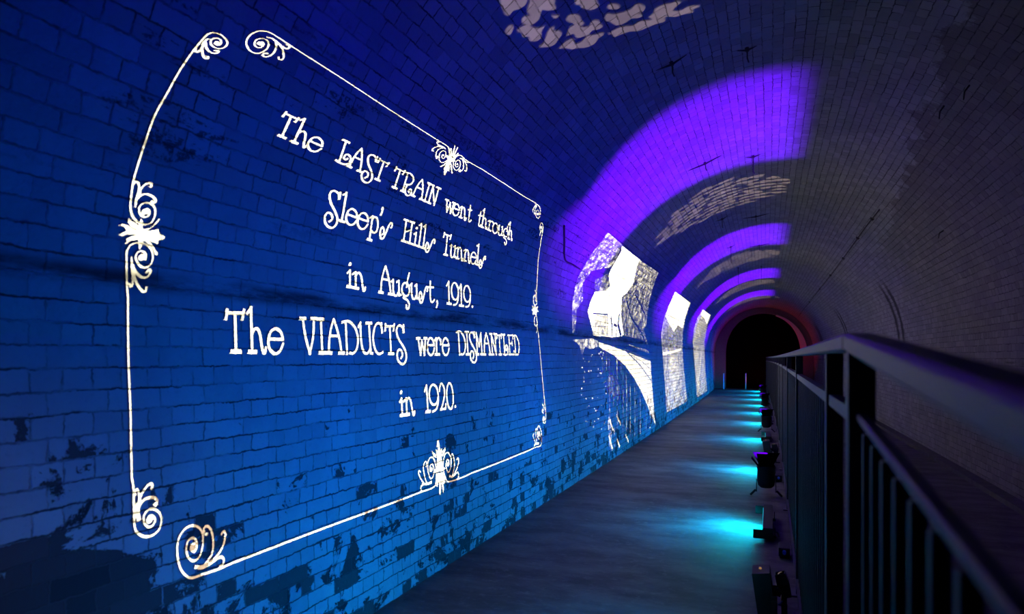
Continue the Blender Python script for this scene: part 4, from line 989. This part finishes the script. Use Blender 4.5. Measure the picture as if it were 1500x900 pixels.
bm = bmesh.new(); bar(bm, XF - 0.014, XF + 0.014, MID_B, MID_T, y0, y1); world_part(mesh_obj('middle_rail', bm, M_STEEL), rl)
bm = bmesh.new(); bar(bm, XF - 0.02, XF + 0.02, 0.07, 0.10, y0, y1); world_part(mesh_obj('bottom_rail', bm, M_STEEL), rl)
def box_mesh(name, sx, sy, sz, mat, bev=0.0):
    bm = bmesh.new(); add_box(bm, (0, 0, sz / 2), (sx, sy, sz), None, bev); bmesh.ops.recalc_face_normals(bm, faces=bm.faces)
    me = D.meshes.new(name); bm.to_mesh(me); bm.free(); me.materials.append(mat); return me
post_me = box_mesh('post', 0.04, 0.04, RAIL_B - 0.01, M_STEEL, 0.003)
bm = bmesh.new(); add_box(bm, (0, 0, 0.005), (0.10, 0.10, 0.01), None, 0.002); bmesh.ops.recalc_face_normals(bm, faces=bm.faces); foot_me = D.meshes.new('base_plate'); bm.to_mesh(foot_me); bm.free(); foot_me.materials.append(M_STEEL)
def put(name, me, root, wloc, rz=0.0, inv=None):
    o = D.objects.new(name, me); COL.objects.link(o); o.parent = root; o.location = (inv @ Vector(wloc)) if inv is not None else wloc; o.rotation_euler = (0, 0, rz); return o
for y in post_y:
    p = put('post', post_me, rl, T(XF, y, 0.01), yaw(y), ri)
    put('base_plate', foot_me, p, (0, 0, -0.01))
bal_me = box_mesh('baluster', 0.016, 0.016, MID_B - 0.10 + 0.004, M_STEEL, 0.002)
bys = []
y = post_y[0] + 0.12
while y < y1 - 0.05:
    if min(abs(y - p) for p in post_y) > 0.045: bys.append(y)
    y += 0.11
for y in bys[:98]: put('baluster', bal_me, rl, T(XF, y, 0.098), yaw(y), ri)
bm = bmesh.new()
for y in bys[98:]: add_box(bm, T(XF, y, 0.098 + (MID_B - 0.096) / 2), (0.016, 0.016, MID_B - 0.096))
o = world_part(mesh_obj('far_balusters', bm, M_STEEL), rl); o['kind'] = 'stuff'
# sloping section beside the viewer
rr = thing('ramp_railing', 'blurred sloping dark railing close at the right, falling towards the viewer', 'railing', T(XF, 1.38, 0))
bpy.context.view_layer.update(); rri = rr.matrix_world.inverted()
SL = 0.069
def slope_bar(z0, z1, hx, ya, yb, soft=0.006):
    bm = bmesh.new(); rg = []
    for y in (ya, (ya + yb) / 2, yb):
        dz = -SL * max(0.0, 1.40 - y)
        pr = [(-hx + soft, z0), (hx - soft, z0), (hx, z0 + soft), (hx, z1 - soft), (hx - soft, z1), (-hx + soft, z1), (-hx, z1 - soft), (-hx, z0 + soft)]
        rg.append([bm.verts.new(rri @ Vector((XF + px, y, pz + dz))) for px, pz in pr])
    for a, b in zip(rg, rg[1:]):
        for k in range(8): bm.faces.new((a[k], a[(k + 1) % 8], b[(k + 1) % 8], b[k]))
    bm.faces.new(rg[0]); bm.faces.new(rg[-1][::-1]); return bm
mesh_obj('top_rail', slope_bar(RAIL_B, RAIL_T, 0.026, -0.9, 1.415), M_STEEL, rr)
mesh_obj('middle_rail', slope_bar(MID_B + 0.012, MID_T, 0.010, -0.9, 1.415, 0.003), M_STEEL, rr)
mesh_obj('bottom_rail', slope_bar(0.17, 0.20, 0.02, -0.9, 1.415, 0.003), M_STEEL, rr)
for y in (1.38, -0.85):
    dz = -SL * max(0.0, 1.40 - y); p = put('post', box_mesh('post', 0.045, 0.045, RAIL_B - 0.01 + dz, M_STEEL, 0.003), rr, Vector((XF, y, 0.01)), 0, rri)
    put('base_plate', foot_me, p, (0, 0, -0.01))
bal2 = box_mesh('baluster', 0.018, 0.018, MID_B - 0.20 + 0.004, M_STEEL, 0.002)
y = 1.27
while y > -0.8:
    put('baluster', bal2, rr, Vector((XF, y, 0.198 - SL * max(0.0, 1.40 - y))), 0, rri); y -= 0.105

# ------------------------------------------------------------------ cables, boxes, small things
def cable(name, pts, r, label, cat, mat=M_CABLE, group=None):
    q = []
    for i in range(len(pts) - 1):
        p0, p1, p2, p3 = pts[max(i - 1, 0)], pts[i], pts[i + 1], pts[min(i + 2, len(pts) - 1)]
        for k in range(6):
            t = k / 6; q.append(tuple(0.5 * (2 * p1[c] + (p2[c] - p0[c]) * t + (2 * p0[c] - 5 * p1[c] + 4 * p2[c] - p3[c]) * t * t + (3 * p1[c] - p0[c] - 3 * p2[c] + p3[c]) * t ** 3) for c in range(3)))
    q.append(tuple(pts[-1])); bm = bmesh.new(); add_tube(bm, q, r, 8)
    return tag(mesh_obj(name, bm, mat, None, True), label, cat, group)
random.seed(11)
cable('power_cable', [T(0.225 + random.uniform(-0.012, 0.02), 3.2 + 0.5 * i, 0.008) for i in range(56)], 0.006, 'black power cable snaking along the foot of the railing', 'cable')
for k, (y, lb) in enumerate(((5.2, 'small black junction box with blue plug beside the nearest light bar'), (8.35, 'black junction box with blue plug on the floor behind the nearest barn-door spotlight'), (10.95, 'black junction box by the railing foot near the second light strip from violet spotlight'))):
    root = thing('junction_box', lb, 'junction box', T(0.075, y, 0), 0, 'junction boxes at the railing foot')
    bm = bmesh.new(); add_box(bm, (0, 0, 0.045), (0.075, 0.16, 0.06), None, 0.006); mesh_obj('body', bm, M_BLACK, root)
    bm = bmesh.new(); add_box(bm, (0, 0, 0.008), (0.06, 0.12, 0.016)); mesh_obj('foot', bm, M_BLACK, root)
    bm = bmesh.new(); add_tube(bm, [(0.0, -0.08, 0.05), (0.0, -0.115, 0.05)], 0.013, 12); mesh_obj('plug', bm, M_BLUEPLUG, root)
for k, (u, v, hgt, lb) in enumerate(((1092.5, 571, 0.72, 'slim pale stake standing on the floor before the black far opening'), (1060, 571, 0.72, 'slim pale stake standing close to the left wall at the far end'))):
    d = CF + CR * ((u - 750) / FPX) + Vector((0, 0, -(v - HY) / FPX)); t = -H / d.z
    p = EYE + d * t; root = thing('floor_stake', lb, 'stake', (p.x, p.y, 0), 0, 'stakes at the far end')
    bm = bmesh.new(); add_tube(bm, [(0, 0, 0.02), (0, 0, hgt)], 0.022, 12); mesh_obj('pole', bm, M_WHITE, root)
    bm = bmesh.new(); add_lathe(bm, [(0.0, 0.02), (0.07, 0.018), (0.08, 0.0), (0.0, 0.0)], 16); mesh_obj('base', bm, M_BLACK, root)
# iron hooks and hangers left in the vault
def hook(u, v, ln, label, wide=0.0):
    p = pix(u, v); nn = inward(p)
    bm = bmesh.new()
    add_tube(bm, [p - nn * 0.005, p + nn * 0.03], [0.016, 0.012], 8)
    dn = Vector((0, 0, -1)); side = Vector((0.3, 0.9, 0)).normalized()
    add_tube(bm, [p + nn * 0.02, p + nn * 0.03 + dn * ln * 0.5, p + nn * 0.03 + dn * ln, p + nn * 0.03 + dn * (ln + 0.02) + side * 0.03], 0.0055, 8)
    if wide:
        ax = Vector((1, 0, 0)) - nn * nn.x; ax.normalize()
        add_tube(bm, [p - ax * wide + nn * 0.005, p + nn * 0.02, p + ax * wide + nn * 0.005], [0.002, 0.010, 0.002], 8)
    tag(mesh_obj('iron_hook', bm, M_IRON), label, 'hook', 'iron hooks in the vault')
hook(983, 91, 0.05, 'dark iron stub in the vault at the near edge of the large violet glow', 0.12)
hook(1094, 70, 0.05, 'iron stub high in vault, right of the one at the near edge of violet glow', 0.07)
hook(1103, 228, 0.15, 'iron hook hanging at far edge of the large violet glow, right of a flat bracket', 0.08)
hook(1032, 238, 0.04, 'flat iron bracket at far edge of the large violet glow', 0.25)
hook(1057, 320, 0.10, 'iron hook at near edge of the second violet glow, left of a flat bracket', 0.1)
hook(1107, 316, 0.05, 'flat iron bracket at near edge of the second violet glow', 0.25)
hook(1070, 361, 0.28, 'iron hook hanging at far edge of the second violet glow, left one', 0.1)
hook(1112, 359, 0.06, 'flat iron bracket at far edge of the second violet glow, right one', 0.25)
hook(1081, 392, 0.35, 'long iron hanger at near edge of the third violet glow, left one')
hook(1115, 390, 0.35, 'long iron hanger at near edge of the third violet glow, right one')
# wire on the left wall
pts = [pix(u, v) + inward(pix(u, v)) * 0.012 for u, v in ((825, 330), (825.5, 352), (826.5, 380), (838, 388), (848, 394))]
cable('wall_wire', [tuple(p) for p in pts], 0.008, 'thin dark wire hanging on the left wall before the nearest photograph', 'wire', M_IRON)
# old cable with clips along the right haunch
pts = [pix(u, v) + inward(pix(u, v)) * 0.014 for u, v in ((1290, 305), (1270, 330), (1248, 361), (1227, 390), (1210, 412), (1195, 431), (1180, 450), (1168, 466))]
root = thing('haunch_cable', 'thin dark cable with clips running along the right haunch of the vault', 'cable', tuple(pts[0]))
bpy.context.view_layer.update()
q = []
for a, b in zip(pts, pts[1:]):
    for k in range(6):
        m_ = a.lerp(b, k / 6); d_ = (m_ - EYE).normalized(); h_ = ray_hit(EYE, d_); q.append(h_ + inward(h_) * 0.012)
bm = bmesh.new(); add_tube(bm, q, 0.008, 8); world_part(mesh_obj('cable', bm, M_IRON), root)
for p in q[3::6]:
    bm = bmesh.new(); nn = inward(p); add_tube(bm, [p - nn * 0.006, p + nn * 0.018], [0.028, 0.02], 8); world_part(mesh_obj('clip', bm, M_IRON), root)
for u, v, lb in ((1383, 155, 'iron spike in the right haunch high near the corner of view'), (1420, 125, 'iron spike in the right haunch, topmost at the dark corner'), (1382, 338, 'iron spike low on the right haunch above the railing')):
    p = pix(u, v); nn = inward(p); bm = bmesh.new()
    add_tube(bm, [p - nn * 0.01, p + nn * 0.05, p + nn * 0.06 + Vector((0, 0, -0.05))], [0.007, 0.006, 0.004], 8)
    tag(mesh_obj('wall_spike', bm, M_IRON), lb, 'spike', 'iron spikes in the right haunch')
